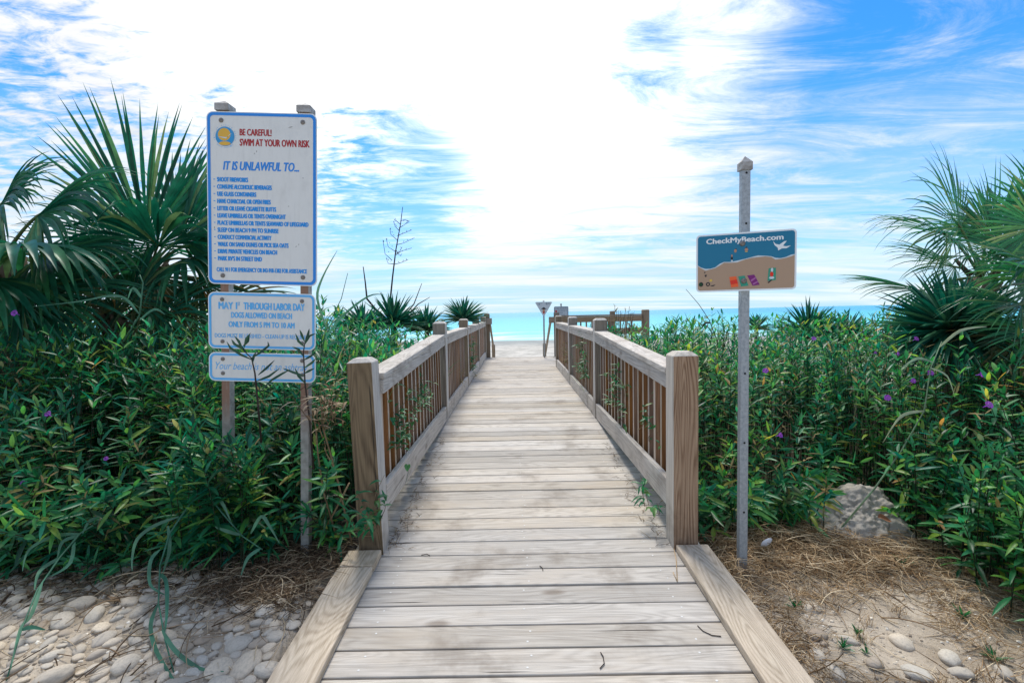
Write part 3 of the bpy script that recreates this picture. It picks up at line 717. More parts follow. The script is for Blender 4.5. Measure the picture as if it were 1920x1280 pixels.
def arc_text(body, r, a0, a1, size, outside=True):
    n = len(body)
    for i, ch in enumerate(body):
        if ch == ' ': continue
        a = R(a0+(a1-a0)*(i+0.5)/n)
        v, f = text_mesh(ch, -size*0.38, size*0.38, 0, size)
        rot = a-math.pi/2 if outside else a+math.pi/2
        cr, sr = math.cos(rot), math.sin(rot)
        rr_ = r if outside else r+size
        t.add([(ex+rr_*math.cos(a)+x*cr-z*sr, YL-0.0003, ez-0.002+rr_*math.sin(a)+x*sr+z*cr) for x, _, z in v], f)
arc_text('CITY OF MYRTLE BEACH', er*0.93, 205, -25, 0.0062); arc_text('SOUTH CAROLINA', er*0.93, 222, 318, 0.0062, False)
t.build('lettering', M['paleblue'], p1)['label'] = 'ring of tiny letters round the emblem'
sc_ = MB()
for cx, cy, w_, a in ((550, 242, 5, 12), (487, 288, 2, 80), (483, 292, 1.5, 60), (560, 463, 2, 50), (546, 388, 1.5, 0), (573, 335, 1.5, 0), (565, 459, 1.5, 60), (407, 431, 2.5, 70)):
    x0, x1, z0, z1 = mp(cx-w_, cx+w_, cy-0.9, cy+0.9); mx_, mz_ = (x0+x1)/2, (z0+z1)/2
    q = [(-1, 0), (-0.2, -0.5), (1, -0.1), (0.3, 0.6)]
    ca, sa = math.cos(R(a)), math.sin(R(a)); hw_, hh_ = (x1-x0)/2, (z1-z0)/2
    flat(sc_, [(mx_+ca*u*hw_-sa*v_*hh_, mz_+sa*u*hw_+ca*v_*hh_) for u, v_ in q], YL-0.0003)
sc_.build('scratch', M['stalk'], p1)
BX = (-0.218, 0.222)
for bx_ in BX:
    bolt(p1, bx_, SH/2-0.047, -0.0046); bolt(p1, bx_, -SH/2+0.047, -0.0046)
p2, mp = panel('sign_panel', 395, 597, 549, 655, 'middle panel about dogs, in faded blue', 0.592, 0.312)
t = MB()
letters(t, 'MAY 1', mp(414.5, 450, 567, 580.5), YL, bold=0.06); letters(t, 'ST', mp(450.8, 455.5, 567, 573.5), YL, bold=0.03)
letters(t, 'THROUGH LABOR DAY', mp(461.5, 577, 567, 580.5), YL, bold=0.06)
letters(t, 'DOGS ALLOWED ON BEACH', mp(438, 553, 585.5, 596.5), YL, bold=0.06)
letters(t, 'ONLY FROM 5 PM TO 10 AM', mp(433, 558, 603, 613.8), YL, bold=0.06)
t.build('lettering', M['paleblue'], p2); t = MB()
letters(t, 'DOGS MUST BE LEASHED - CLEAN-UP IS REQUIRED', mp(407, 585, 626, 634), YL, bold=0.03)
t.build('lettering', M['paleblue'], p2)
for bx_ in BX:
    bolt(p2, bx_, 0.312/2-0.04, -0.0046, 0.9); bolt(p2, bx_, -0.312/2+0.04, -0.0046, 0.9)
p3, mp = panel('sign_panel', 396, 597, 660.5, 715, 'narrow bottom panel with faded script', 0.592, 0.160)
t = MB(); letters(t, 'Your beach is not an ashtray', mp(409, 583, 678, 692.5), YL, shear=0.35, bold=0.0)
t.build('lettering', M['paleblue'], p3)
bolt(p3, BX[0], 0.043, -0.0046, 0.9); bolt(p3, BX[0], -0.036, -0.0046, 0.9); bolt(p3, BX[1], 0.043, -0.0046, 0.9); bolt(p3, BX[1], -0.036, -0.0046, 0.9)
for bx_ in BX:
    x = p1.location.x+bx_+0.004; top = inv @ P(496, 195, YS)
    c = MB(); h = top.z
    c.box(x-0.023, x+0.023, -0.022, 0.028, -0.35, h-0.045, 0, [0, 0, 0, 1, 1, 1])
    o = c.build('post', [M['rust'], M['galv_old']], sg, 0.004)
    k_ = MB(); a = 0.0375
    k_.box(x-a, x+a, -0.034, 0.040, h-0.05, h-0.014)
    k_.f.pop(1); k_.m.pop(1); k_.sm.pop(1)
    k_.add([(x-a, -0.034, h-0.014), (x+a, -0.034, h-0.014), (x+a, 0.040, h-0.014), (x-a, 0.040, h-0.014), (x, 0.003, h+0.012)], [(0, 1, 4), (1, 2, 4), (2, 3, 4), (3, 0, 4)])
    k_.build('post_cap', M['galv_old'], o)

# ------------------------------------------------------------------ painted beach sign on the right
YR = 2.58
bp = P(1394, 1064, YR); rs = empty('beach_picture_sign', (bp.x, YR, bp.z), 0, 'small painted sea and sand sign on a tall galvanised post', 'sign')
H = (P(1394, 291, YR)-bp).z
c = MB(); c.box(-0.023, 0.023, 0, 0.036, -0.4, H-0.06); pst = c.build('post', M['galv'], rs, 0.004)
c = MB(); a = 0.030
c.box(-a, a, -0.007, 0.043, H-0.075, H-0.035); c.f.pop(1); c.m.pop(1); c.sm.pop(1)
c.add([(-a, -0.007, H-0.035), (a, -0.007, H-0.035), (a, 0.043, H-0.035), (-a, 0.043, H-0.035), (0, 0.018, H)], [(0, 1, 4), (1, 2, 4), (2, 3, 4), (3, 0, 4)])
c.build('post_cap', M['galv_old'], pst)
hl = MB()
for py_ in (324, 419, 700, 830, 960): flat(hl, circ(0, (P(1394, py_, YR)-bp).z, 0.006, n=12), -0.0008)
hl.build('bolt_hole', M['hole'], pst)
w, h = 0.475, 0.305
ctr = P(1398, 490, YR-0.04)-bp
pr = MB(); pr.prism(rrect(-w/2, w/2, -h/2, h/2, 0.02), -0.003, 0)
po = pr.build('sign_panel', M['signedge'], rs); po.location = (ctr.x, -0.03, ctr.z); po.rotation_euler = (0, 0, R(-21))
# art coordinates: from the zoomed photo, corrected for the panel's perspective
def art(u, v): return (-w/2+u*w, h/2-v*h)
bd = 0.018
sea_l = [(bd, 0.53), (0.05, 0.56), (0.10, 0.60), (0.15, 0.595), (0.20, 0.57), (0.25, 0.52), (0.29, 0.49), (0.35, 0.49), (0.42, 0.485), (0.50, 0.455), (0.57, 0.425), (0.63, 0.415), (0.70, 0.42), (0.76, 0.43), (0.80, 0.47), (0.85, 0.475), (0.90, 0.455), (0.95, 0.43), (1-bd, 0.42)]
a = MB(); inner = rrect(-w/2+bd*w, w/2-bd*w, -h/2+0.028*h, h/2-0.028*h, 0.013)
flat(a, inner, -0.0036, 1)
wob = lambda i, amt: amt*math.sin(i*2.1)
line = [art(u, v+wob(i, 0.006)) for i, (u, v) in enumerate(sea_l)]
foam = [art(u, v+0.018+wob(i+2, 0.007)) for i, (u, v) in enumerate(sea_l)]
topc = [q for q in inner if q[1] > 0]
right_top = sorted([q for q in topc if q[0] > 0], key=lambda q: (q[1], -q[0])); left_top = sorted([q for q in topc if q[0] < 0], key=lambda q: (-q[1], -q[0]))
def strip(mb_, lower, upper_z, y, mi):
    for (xa, za), (xb, zb) in zip(lower, lower[1:]):
        mb_.add([(xa, y, za), (xb, y, zb), (xb, y, upper_z(xb)), (xa, y, upper_z(xa))], [(0, 1, 2, 3)], mi)
zt = h/2-0.028*h
def up(x):
    r_ = 0.013; xe = w/2-bd*w
    dx = max(0, abs(x)-(xe-r_)); return zt-r_+math.sqrt(max(r_*r_-dx*dx, 0)) if dx > 0 else zt
dens = lambda L_: [L_[0]]+[((p_[0]*(1-t_)+q_[0]*t_), (p_[1]*(1-t_)+q_[1]*t_)) for p_, q_ in zip(L_, L_[1:]) for t_ in (0.25, 0.5, 0.75, 1)]
strip(a, dens(foam), up, -0.0040, 2); strip(a, dens(line), up, -0.0044, 0)
a.build('painted_scene', [M['teal'], M['panel_sand'], M['panel_foam']], po)
t = MB(); x0, z0 = art(0.105, 0.165); x1, z1 = art(0.875, 0.075)
letters(t, 'CheckMyBeach.com', (x0, x1, z0, z1), -0.0050, bold=0.06)
t.build('lettering', M['signedge'], po)
t = MB()
bird = [(0.775, 0.185), (0.80, 0.235), (0.835, 0.25), (0.88, 0.20), (0.905, 0.195), (0.87, 0.27), (0.90, 0.285), (0.945, 0.275), (0.905, 0.315), (0.86, 0.315), (0.825, 0.345), (0.82, 0.30), (0.79, 0.255)]
flat(t, [art(u, v) for u, v in bird], -0.0050); t.build('seabird', M['signedge'], po)
t = MB()
def quad(u0, v0, u1, v1, u2, v2, u3, v3, mi, y=-0.0046): flat(t, [art(u0, v0), art(u1, v1), art(u2, v2), art(u3, v3)], y, mi)
quad(0.345, 0.755, 0.415, 0.745, 0.44, 0.925, 0.365, 0.935, 0)
quad(0.352, 0.82, 0.422, 0.80, 0.434, 0.87, 0.36, 0.885, 1, -0.0050)
quad(0.435, 0.75, 0.50, 0.74, 0.54, 0.915, 0.465, 0.925, 2)
quad(0.525, 0.74, 0.595, 0.73, 0.65, 0.905, 0.58, 0.92, 3)
quad(0.56, 0.82, 0.61, 0.77, 0.615, 0.79, 0.565, 0.85, 4, -0.0050); quad(0.58, 0.88, 0.63, 0.84, 0.635, 0.86, 0.585, 0.905, 4, -0.0050)
t.build('beach_towel', [M['orange'], M['redorange'], M['green'], M['purple'], M['lilac']], po)
t = MB()
quad(0.735, 0.635, 0.805, 0.63, 0.805, 0.835, 0.725, 0.845, 2)
flat(t, [art(0.765+0.017*math.cos(R(q)), 0.735+0.045*math.sin(R(q))) for q in range(0, 360, 30)], -0.0050, 0)
flat(t, [art(0.768+0.012*math.cos(R(q)), 0.665+0.035*math.sin(R(q))) for q in range(0, 360, 30)], -0.0050, 1)
flat(t, [art(0.765+0.026*math.cos(R(q)), 0.795+0.022*math.sin(R(q))) for q in range(0, 360, 30)], -0.0050, 1)
quad(0.725, 0.87, 0.765, 0.82, 0.77, 0.835, 0.735, 0.885, 3, -0.0054)
t.build('sunbather', [M['redorange'], M['panel_foam'], M['green'], M['black']], po)
t = MB()
for u, v, ru, rv, mi in ((0.37, 0.435, 0.012, 0.035, 0), (0.37, 0.39, 0.008, 0.022, 2), (0.37, 0.475, 0.010, 0.014, 1), (0.405, 0.31, 0.014, 0.03, 2), (0.41, 0.28, 0.008, 0.012, 0), (0.515, 0.30, 0.018, 0.028, 2), (0.515, 0.265, 0.009, 0.013, 0), (0.515, 0.335, 0.015, 0.006, 3)):
    flat(t, [art(u+ru*math.cos(R(q)), v+rv*math.sin(R(q))) for q in range(0, 360, 30)], -0.0050-0.0002*mi, mi)
t.build('bather', [M['black'], M['panel_foam'], M['skinpaint'], M['yellow']], po)
t = MB()
quad(0.082, 0.665, 0.092, 0.64, 0.10, 0.66, 0.09, 0.67, 0); quad(0.088, 0.70, 0.112, 0.695, 0.108, 0.735, 0.095, 0.735, 0)
flat(t, [art(0.155+0.015*math.cos(R(q)), 0.80+0.022*math.sin(R(q))) for q in range(0, 360, 30)], -0.0050, 1)
flat(t, [art(0.052+0.024*math.cos(R(q)), 0.865+0.04*math.sin(R(q))) for q in range(0, 360, 30)], -0.0050, 0)
flat(t, [art(0.048+0.018*math.cos(R(q)), 0.865+0.028*math.sin(R(q))) for q in range(0, 360, 30)], -0.0054, 2)
o1 = [art(0.125+0.022*math.cos(R(q)), 0.865+0.036*math.sin(R(q))) for q in range(0, 360, 24)]; o2 = [art(0.125+0.012*math.cos(R(q)), 0.865+0.018*math.sin(R(q))) for q in range(0, 360, 24)]
ring(t, o1, o2, -0.0050, 0)
quad(0.145, 0.895, 0.18, 0.905, 0.205, 0.875, 0.165, 0.885, 0)
t.build('beach_toy', [M['black'], M['yellow'], M['weedgreen']], po)
bolt(po, -0.012, h/2-0.058, -0.0056, 1.15); bolt(po, -0.004, -h/2+0.052, -0.0056, 1.15)

# ------------------------------------------------------------------ two small signs by the landing
YT = 12.6
b0 = P(1021, 668, YT); ts = empty('triangular_sign', (b0.x, YT, 0.13), 0, 'small grey triangular sign on a thin post at the boardwalk end', 'sign')
zz = lambda py_: P(1021, py_, YT).z-0.13
c = MB(); c.tube([(0, 0.02, 0), (0, 0.02, zz(563))], 0.022, 8); c.build('post', M['galv'], ts)
hw = 15.6*YT/FPX
c = MB(); c.prism([(-hw*0.94, zz(566)), (-hw, zz(567.5)), (-0.02, zz(592)), (0.02, zz(592)), (hw, zz(567.5)), (hw*0.94, zz(566))][::-1], -0.008, -0.004)
tp = c.build('sign_panel', M['farsign'], ts)
c = MB(); z0_, z1_ = zz(571.8), zz(567.6)
letters(c, '13', (-hw*0.70, -hw*0.44, z0_, z1_), -0.0095, bold=0.03)
letters(c, 'TH', (-hw*0.40, -hw*0.20, zz(569.2), z1_), -0.0095, bold=0.01)
for u0, u1, ya, yb in ((0.24, 0.45, 569.9, 567.7), (0.5, 0.72, 569.6, 567.9), (0.28, 0.5, 571.6, 570.9)): flat(c, [(hw*u0, zz(ya)), (hw*u1, zz(ya)), (hw*u1, zz(yb)), (hw*u0, zz(yb))], -0.0095)
c.build('lettering', M['slate'], tp)
c = MB(); zc_ = zz(579)
flat(c, circ(0, zc_, hw*0.19, hw*0.20, a0=0, a1=180), -0.0100, 0); flat(c, circ(0, zc_, hw*0.34, hw*0.05), -0.0103, 0)
flat(c, circ(0, zc_-hw*0.28, hw*0.14, hw*0.30), -0.0095, 1); flat(c, circ(0, zc_-hw*0.42, hw*0.10, hw*0.14), -0.0098, 2)
c.build('face_picture', [M['black'], M['skinpaint'], M['red']], tp)
YQ = 13.3
b0 = P(1053.5, 668, YQ); qs = empty('notice_sign', (b0.x, YQ, gz(b0.x, YQ)), 0, 'small white notice sign with dark border behind the right railing', 'sign')
zz = lambda py_: P(1053.5, py_, YQ).z-qs.location.z
c = MB(); c.tube([(0, 0.025, -0.3), (0, 0.025, zz(570))], 0.022, 8); c.tube([(0, 0.025, zz(570)-0.001), (0, 0.025, zz(569))], [0.034, 0.02], 8); c.build('post', M['galv'], qs)
hw = 13.4*YQ/FPX
c = MB(); c.prism(rrect(-hw, hw, zz(606), zz(574.5), 0.03), -0.006, 0); qp = c.build('sign_panel', M['slate'], qs)
c = MB(); flat(c, rrect(-hw+0.022, hw-0.022, zz(606)+0.022, zz(574.5)-0.022, 0.018), -0.0070); c.build('face', M['farsign'], qp)
c = MB()
for ya, h_, u0, u1 in ((578.2, 1.5, -0.82, 0.82), (581.9, 1.0, -0.5, 0.8), (583.6, 0.5, -0.5, 0.5), (586.4, 1.0, -0.84, 0.2), (590, 0.7, -0.8, 0.5)):
    u = u0
    while u < u1-0.05:
        e_ = min(u+rnd.uniform(0.12, 0.4), u1); flat(c, [(hw*u, zz(ya+h_/2)), (hw*e_, zz(ya+h_/2)), (hw*e_, zz(ya-h_/2)), (hw*u, zz(ya-h_/2))], -0.008); u = e_+0.05
c.build('worn_print', M['slate'], qp)
c = MB(); flat(c, circ(-hw*0.72, zz(583.2), 0.030), -0.008); c.build('red_symbol', M['red'], qp)

# ------------------------------------------------------------------ plant builders
def unit(a): return a/np.maximum(np.linalg.norm(a, axis=-1, keepdims=True), 1e-9)
PROF5 = np.array([0.14, 0.82, 1.0, 0.62, 0.03]); T5 = np.array([0, 0.22, 0.48, 0.78, 1.0])
def leaf_arrays(p, d, up, L, Wd, droop, fold=0.22, prof=PROF5, ts=T5):
    """p, d, up (n,3); L, Wd, droop (n,) -> vertices and quads of n curved folded leaves"""
    n = len(p); k = len(ts)
    d = unit(d); side = np.cross(d, up); side = unit(side); nn = np.cross(side, d)
    t = ts[None, :, None]; L_ = L[:, None, None]
    c = p[:, None, :]+d[:, None, :]*L_*(t-0.18*droop[:, None, None]*t*t)
    c = c+np.array([0, 0, -1.0])*(droop[:, None, None]*L_*t*t)
    hw_ = (Wd[:, None]*prof[None, :])[..., None]*0.5
    lift = nn[:, None, :]*hw_*fold*2
    V = np.stack([c-side[:, None, :]*hw_+lift, c, c+side[:, None, :]*hw_+lift], 2)     # n,k,3,3
    b = (np.arange(n)*k*3)[:, None, None]
    i = (np.arange(k-1)*3)[None, :, None]; j = np.arange(2)[None, None, :]
    q = b+i+j
    F = np.stack([q, q+1, q+4, q+3], -1).reshape(-1, 4)
    return V.reshape(-1, 3), F
class Bag:
    """collects numpy quads for one mesh"""
    def __init__(s): s.V = []; s.F = []; s.M = []; s.n = 0
    def add(s, V, F, mi=0):
        s.V.append(V); s.F.append(F+s.n); s.M.append(np.full(len(F), mi)); s.n += len(V)
    def build(s, name, mats, parent=None, loc=None):
        V = np.concatenate(s.V)
        if loc is not None: V = V-np.array(loc)
        o = bpy.data.objects.new(name, np_mesh(name, V, np.concatenate(s.F), mats, np.concatenate(s.M)))
        if loc is not None: o.location = loc
        return link(o, parent)
def tubes_arrays(paths, rad, sides=4):
    """paths (n,k,3), rad (n,k)"""
    n, k, _ = paths.shape
    t = unit(np.gradient(paths, axis=1)); ref = np.where(np.abs(t[..., 2:3]) > 0.9, np.array([1.0, 0, 0]), np.array([0, 0, 1.0]))
    a = unit(np.cross(t, ref)); c = np.cross(t, a)
    an = np.arange(sides)*2*np.pi/sides
    V = paths[:, :, None, :]+(a[:, :, None, :]*np.cos(an)[None, None, :, None]+c[:, :, None, :]*np.sin(an)[None, None, :, None])*rad[:, :, None, None]
    b = (np.arange(n)*k*sides)[:, None, None]; i = (np.arange(k-1)*sides)[None, :, None]; j = np.arange(sides)[None, None, :]
    j2 = (j+1) % sides
    F = np.stack([b+i+j, b+i+j2, b+i+sides+j2, b+i+sides+j], -1).reshape(-1, 4)
    return V.reshape(-1, 3), F

def shoots(bag, base, height, lean, nodes=11, leafL=0.13, leafW=0.019, low=0.25, rg=rng, stems=True, small=1.0, mi=0):
    """leafy petunia shoots: base (n,3), height (n,), lean (n,3)"""
    n = len(base)
    if n == 0: return
    ts = np.linspace(0, 1, 6)
    tip = base+np.array([0, 0, 1.0])*height[:, None]+lean
    mid = base+np.array([0, 0, 0.62])*height[:, None]+lean*0.22
    def curve(t):
        t = t[..., None]
        return (1-t)**2*base[:, None, :]+2*t*(1-t)*mid[:, None, :]+t*t*tip[:, None, :]
    if stems:
        V, F = tubes_arrays(curve(np.tile(ts, (n, 1))), np.tile(np.linspace(0.0042, 0.0016, 6), (n, 1)), 3); bag.add(V, F, 1)
    tt = low+(1-low)*((np.arange(nodes)+0.6)/nodes)[None, :]**0.85+rg.uniform(-0.015, 0.015, (n, nodes))
    tt = np.clip(tt, 0.02, 1)
    pos = curve(tt); tan = unit(curve(np.clip(tt+0.03, 0, 1.03))-pos+1e-6)
    az0 = rg.uniform(0, 6.28, (n, 1))+np.arange(nodes)[None, :]*(math.pi/2)+rg.uniform(-0.4, 0.4, (n, nodes))
    for s_ in (0, math.pi):
        az = az0+s_+rg.uniform(-0.3, 0.3, az0.shape)
        rel = (tt-low)/(1-low)
        el = 0.05+0.95*rel**2.2+rg.normal(0, 0.2, rel.shape)
        ref = np.stack([np.cos(az), np.sin(az), np.zeros_like(az)], -1)
        ref = unit(ref-tan*np.sum(ref*tan, -1, keepdims=True))
        d = ref*np.cos(el)[..., None]+tan*np.sin(el)[..., None]
        L = leafL*(1-0.42*rel**3)*rg.uniform(0.6, 1.25, rel.shape)*small
        Wd = leafW*rg.uniform(0.75, 1.25, rel.shape)*(1-0.2*rel**3)*small
        dr = rg.uniform(0.0, 0.42, rel.shape)*(1-0.6*rel)
        keep = rg.random(rel.shape) < (0.6+0.4*rel)
        q = keep.ravel()
        V, F = leaf_arrays(pos.reshape(-1, 3)[q], d.reshape(-1, 3)[q], np.broadcast_to(tan, d.shape).reshape(-1, 3)[q], L.ravel()[q], Wd.ravel()[q], dr.ravel()[q])
        bag.add(V, F, mi)

def grass_arrays(base, height, lean, width, rg, curl=0.5, k=7):
    """arching blades: lean (n,2) horizontal reach"""
    n = len(base); t = np.linspace(0, 1, k)[None, :, None]
    l3 = np.concatenate([lean, np.zeros((n, 1))], 1)[:, None, :]
    c = base[:, None, :]+np.array([0, 0, 1.0])*height[:, None, None]*(t*(1+curl)-curl*t*t*1.0)+l3*(t**1.8)
    tan = unit(np.gradient(c, axis=1))
    side = np.cross(tan, np.array([0.0, 0, 1.0])+0.0*tan)
    rd = rg.normal(0, 1, (n, 1, 3)); side = unit(side+0.35*rd)
    prof = np.clip(np.minimum(1.0, 2.2*(1-np.linspace(0, 1, k))), 0.03, 1)[None, :, None]
    hw_ = width[:, None, None]*prof*0.5
    V = np.stack([c-side*hw_, c+side*hw_], 2)
    b = (np.arange(n)*k*2)[:, None]; i = (np.arange(k-1)*2)[None, :]
    q = b+i
    F = np.stack([q, q+1, q+3, q+2], -1).reshape(-1, 4)
    return V.reshape(-1, 3), F

# ------------------------------------------------------------------ flowering thickets both sides
def scatter(n, x0, x1, y0, y1, keep):
    x = rng.uniform(x0, x1, n); y = rng.uniform(y0, y1, n)
    q = keep(x, y); x, y = x[q], y[q]
    return np.stack([x, y, ground_z(x, y)], 1)
def nz(x, y, s=0):   # smooth lumps
    return np.sin(2.3*x+1.1*s)*np.cos(1.9*y+0.7*s)+0.6*np.sin(4.7*x-2.2*y+s)
def left_front(x): return 2.56+0.05*np.sin(3.1*x)+0.04*np.sin(7*x+1)+0.10*sstep(-1.40, -1.20, x)
def keepL(x, y):
    f = y > left_front(x)
    f &= x < np.where(y < 3.1, -1.02, -0.99)
    legs = (np.abs(x+1.235) < 0.085) & (y < 2.74)
    thin = (x > -1.20) & (y < 2.72) & (rng.random(x.shape) < 0.4)
    return f & ~legs & ~thin & (np.abs(x) < 1.35*y+1.0)
def topL(x, y):
    h = 0.52+0.68*sstep(2.55, 3.2, y)+0.07*sstep(3.3, 5, y)
    h = h-0.10*sstep(-2.0, -1.1, x)*sstep(2.7, 3.4, y)+0.10*sstep(-2.2, -3.4, x)
    h = np.where((x > -1.9) & (y < 2.85), np.minimum(np.maximum(h, 0.66), 0.84), h)
    return h+0.075*nz(x, y, 1)
bagL = Bag()
B = scatter(2450, -5.6, -0.9, 2.45, 6.2, keepL)
dens_ = np.clip(1.25-0.22*(B[:, 1]-2.6), 0.3, 1); B = B[rng.random(len(B)) < dens_]
hh = topL(B[:, 0], B[:, 1])*rng.uniform(0.78, 1.08, len(B))
edge = sstep(0.55, 0.0, B[:, 1]-left_front(B[:, 0]))
ln_ = np.stack([rng.normal(0.02, 0.10, len(B)), -0.05-0.28*edge*rng.uniform(0.3, 1.2, len(B))+rng.normal(0, 0.09, len(B)), -0.10*edge], 1)
q = (B[:, 0] > -1.9) & (B[:, 1] < 2.9); ln_[q, 1] *= 0.35; ln_[q, 0] *= 0.5
near = B[:, 1] < 3.7
shoots(bagL, B[near], hh[near], ln_[near], 13, 0.145, 0.0245, 0.12)
shoots(bagL, B[~near], hh[~near], ln_[~near], 9, 0.15, 0.026, 0.4)
xf = rng.uniform(-1.80, -1.44, 30); yf = rng.uniform(2.48, 2.64, 30)
shoots(bagL, np.stack([xf, yf, ground_z(xf, yf)], 1), rng.uniform(0.55, 0.84, 30), np.stack([rng.normal(0, 0.06, 30), rng.uniform(-0.12, 0.02, 30), np.zeros(30)], 1), 14, 0.145, 0.0245, 0.1)
# low leaves at the skirt
B = scatter(260, -3.6, -0.95, 2.45, 2.85, keepL); B[:, 1] -= 0.04
shoots(bagL, B, rng.uniform(0.12, 0.38, len(B)), np.stack([rng.normal(0, 0.1, len(B)), rng.uniform(-0.2, 0.02, len(B)), np.zeros(len(B))], 1), 7, 0.11, 0.018, 0.1)
B = scatter(60, -3.8, -1.0, 2.5, 3.8, keepL)
shoots(bagL, B, topL(B[:, 0], B[:, 1])*rng.uniform(0.8, 1.05, len(B)), np.stack([rng.normal(0, 0.12, len(B)), rng.normal(-0.1, 0.1, len(B)), np.zeros(len(B))], 1), 9, 0.10, 0.012, 0.3, mi=2)
o = bagL.build('flowering_thicket', [M['leaf'], M['stem'], M['dryweed']])
tag(o, 'dense dark green narrow-leaved thicket left of the boardwalk behind the rules sign', 'thicket', kind='stuff')

def right_front(x):
    return np.where(x < 1.95, 2.93+0.05*np.sin(5*x), np.where(x < 2.42, 3.22, 2.95-1.15*np.clip((x-2.42)/0.25, 0, 1)*1.0))
def keepR(x, y):
    f = (y > right_front(x)) & (x > 1.06)
    f &= ~((np.abs(x-1.19) < 0.06) & (y < 2.75))
    # the bush at the frame's right runs forward
    f &= ~((x < 2.28+0.10*np.sin(4*y)) & (y < 2.93))
    return f & (np.abs(x) < 1.3*y+1.0)
def topR(x, y):
    d = y-right_front(x)
    h = 0.46+0.66*sstep(0.0, 0.7, d)+0.05*sstep(4, 6, y)
    h = np.where((x > 2.2) & (y < 3.0), 0.52+0.62*sstep(2.25, 2.9, x), h)
    return h+0.075*nz(x, y, 4)
bagR = Bag()
B = scatter(3000, 1.0, 6.4, 1.6, 7.2, keepR)
dens_ = np.clip(1.25-0.22*(B[:, 1]-2.6), 0.28, 1); B = B[rng.random(len(B)) < dens_]
hh = topR(B[:, 0], B[:, 1])*rng.uniform(0.75, 1.08, len(B))
edge = sstep(0.5, 0.0, B[:, 1]-right_front(B[:, 0]))
bush = ((B[:, 0] > 2.2) & (B[:, 1] < 2.95)).astype(float)
ln_ = np.stack([rng.normal(0, 0.10, len(B))-0.15*bush*rng.uniform(0, 1.2, len(B))*sstep(2.75, 2.2, B[:, 0]), -0.04-0.20*edge*rng.uniform(0.2, 1.2, len(B))*(1-0.6*bush)+rng.normal(0, 0.08, len(B)), -0.06*edge], 1)
near = B[:, 1] < 3.8
shoots(bagR, B[near], hh[near], ln_[near], 13, 0.128, 0.0235, 0.12)
shoots(bagR, B[~near], hh[~near], ln_[~near], 9, 0.14, 0.025, 0.4)
B = scatter(420, 1.0, 3.2, 2.0, 3.3, lambda x, y: keepR(x, y) & ((y < right_front(x)+0.22) | (x < 2.45)))
shoots(bagR, B, rng.uniform(0.10, 0.34, len(B)), np.stack([rng.normal(-0.03, 0.08, len(B)), rng.uniform(-0.12, 0.02, len(B)), np.zeros(len(B))], 1), 7, 0.10, 0.017, 0.1)
B = scatter(110, 1.05, 3.6, 2.2, 4.4, keepR)
shoots(bagR, B, topR(B[:, 0], B[:, 1])*rng.uniform(0.75, 1.08, len(B)), np.stack([rng.normal(0, 0.12, len(B)), rng.normal(-0.08, 0.1, len(B)), np.zeros(len(B))], 1), 9, 0.10, 0.012, 0.3, mi=2)
# the right-hand bush spills forward over the sand
xf = rng.uniform(2.25, 2.95, 150); yf = rng.uniform(1.75, 2.95, 150); q = xf > 2.30+0.08*np.sin(5*yf)
xf, yf = xf[q], yf[q]; k_ = len(xf)
shoots(bagR, np.stack([xf, yf, ground_z(xf, yf)], 1), rng.uniform(0.2, 0.75, k_), np.stack([rng.uniform(-0.22, 0.05, k_), rng.uniform(-0.15, 0.06, k_), np.zeros(k_)], 1), 11, 0.12, 0.0235, 0.04)
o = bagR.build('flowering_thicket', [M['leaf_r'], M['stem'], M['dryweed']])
tag(o, 'dense green narrow-leaved thicket right of the boardwalk round the painted sign post', 'thicket', kind='stuff')

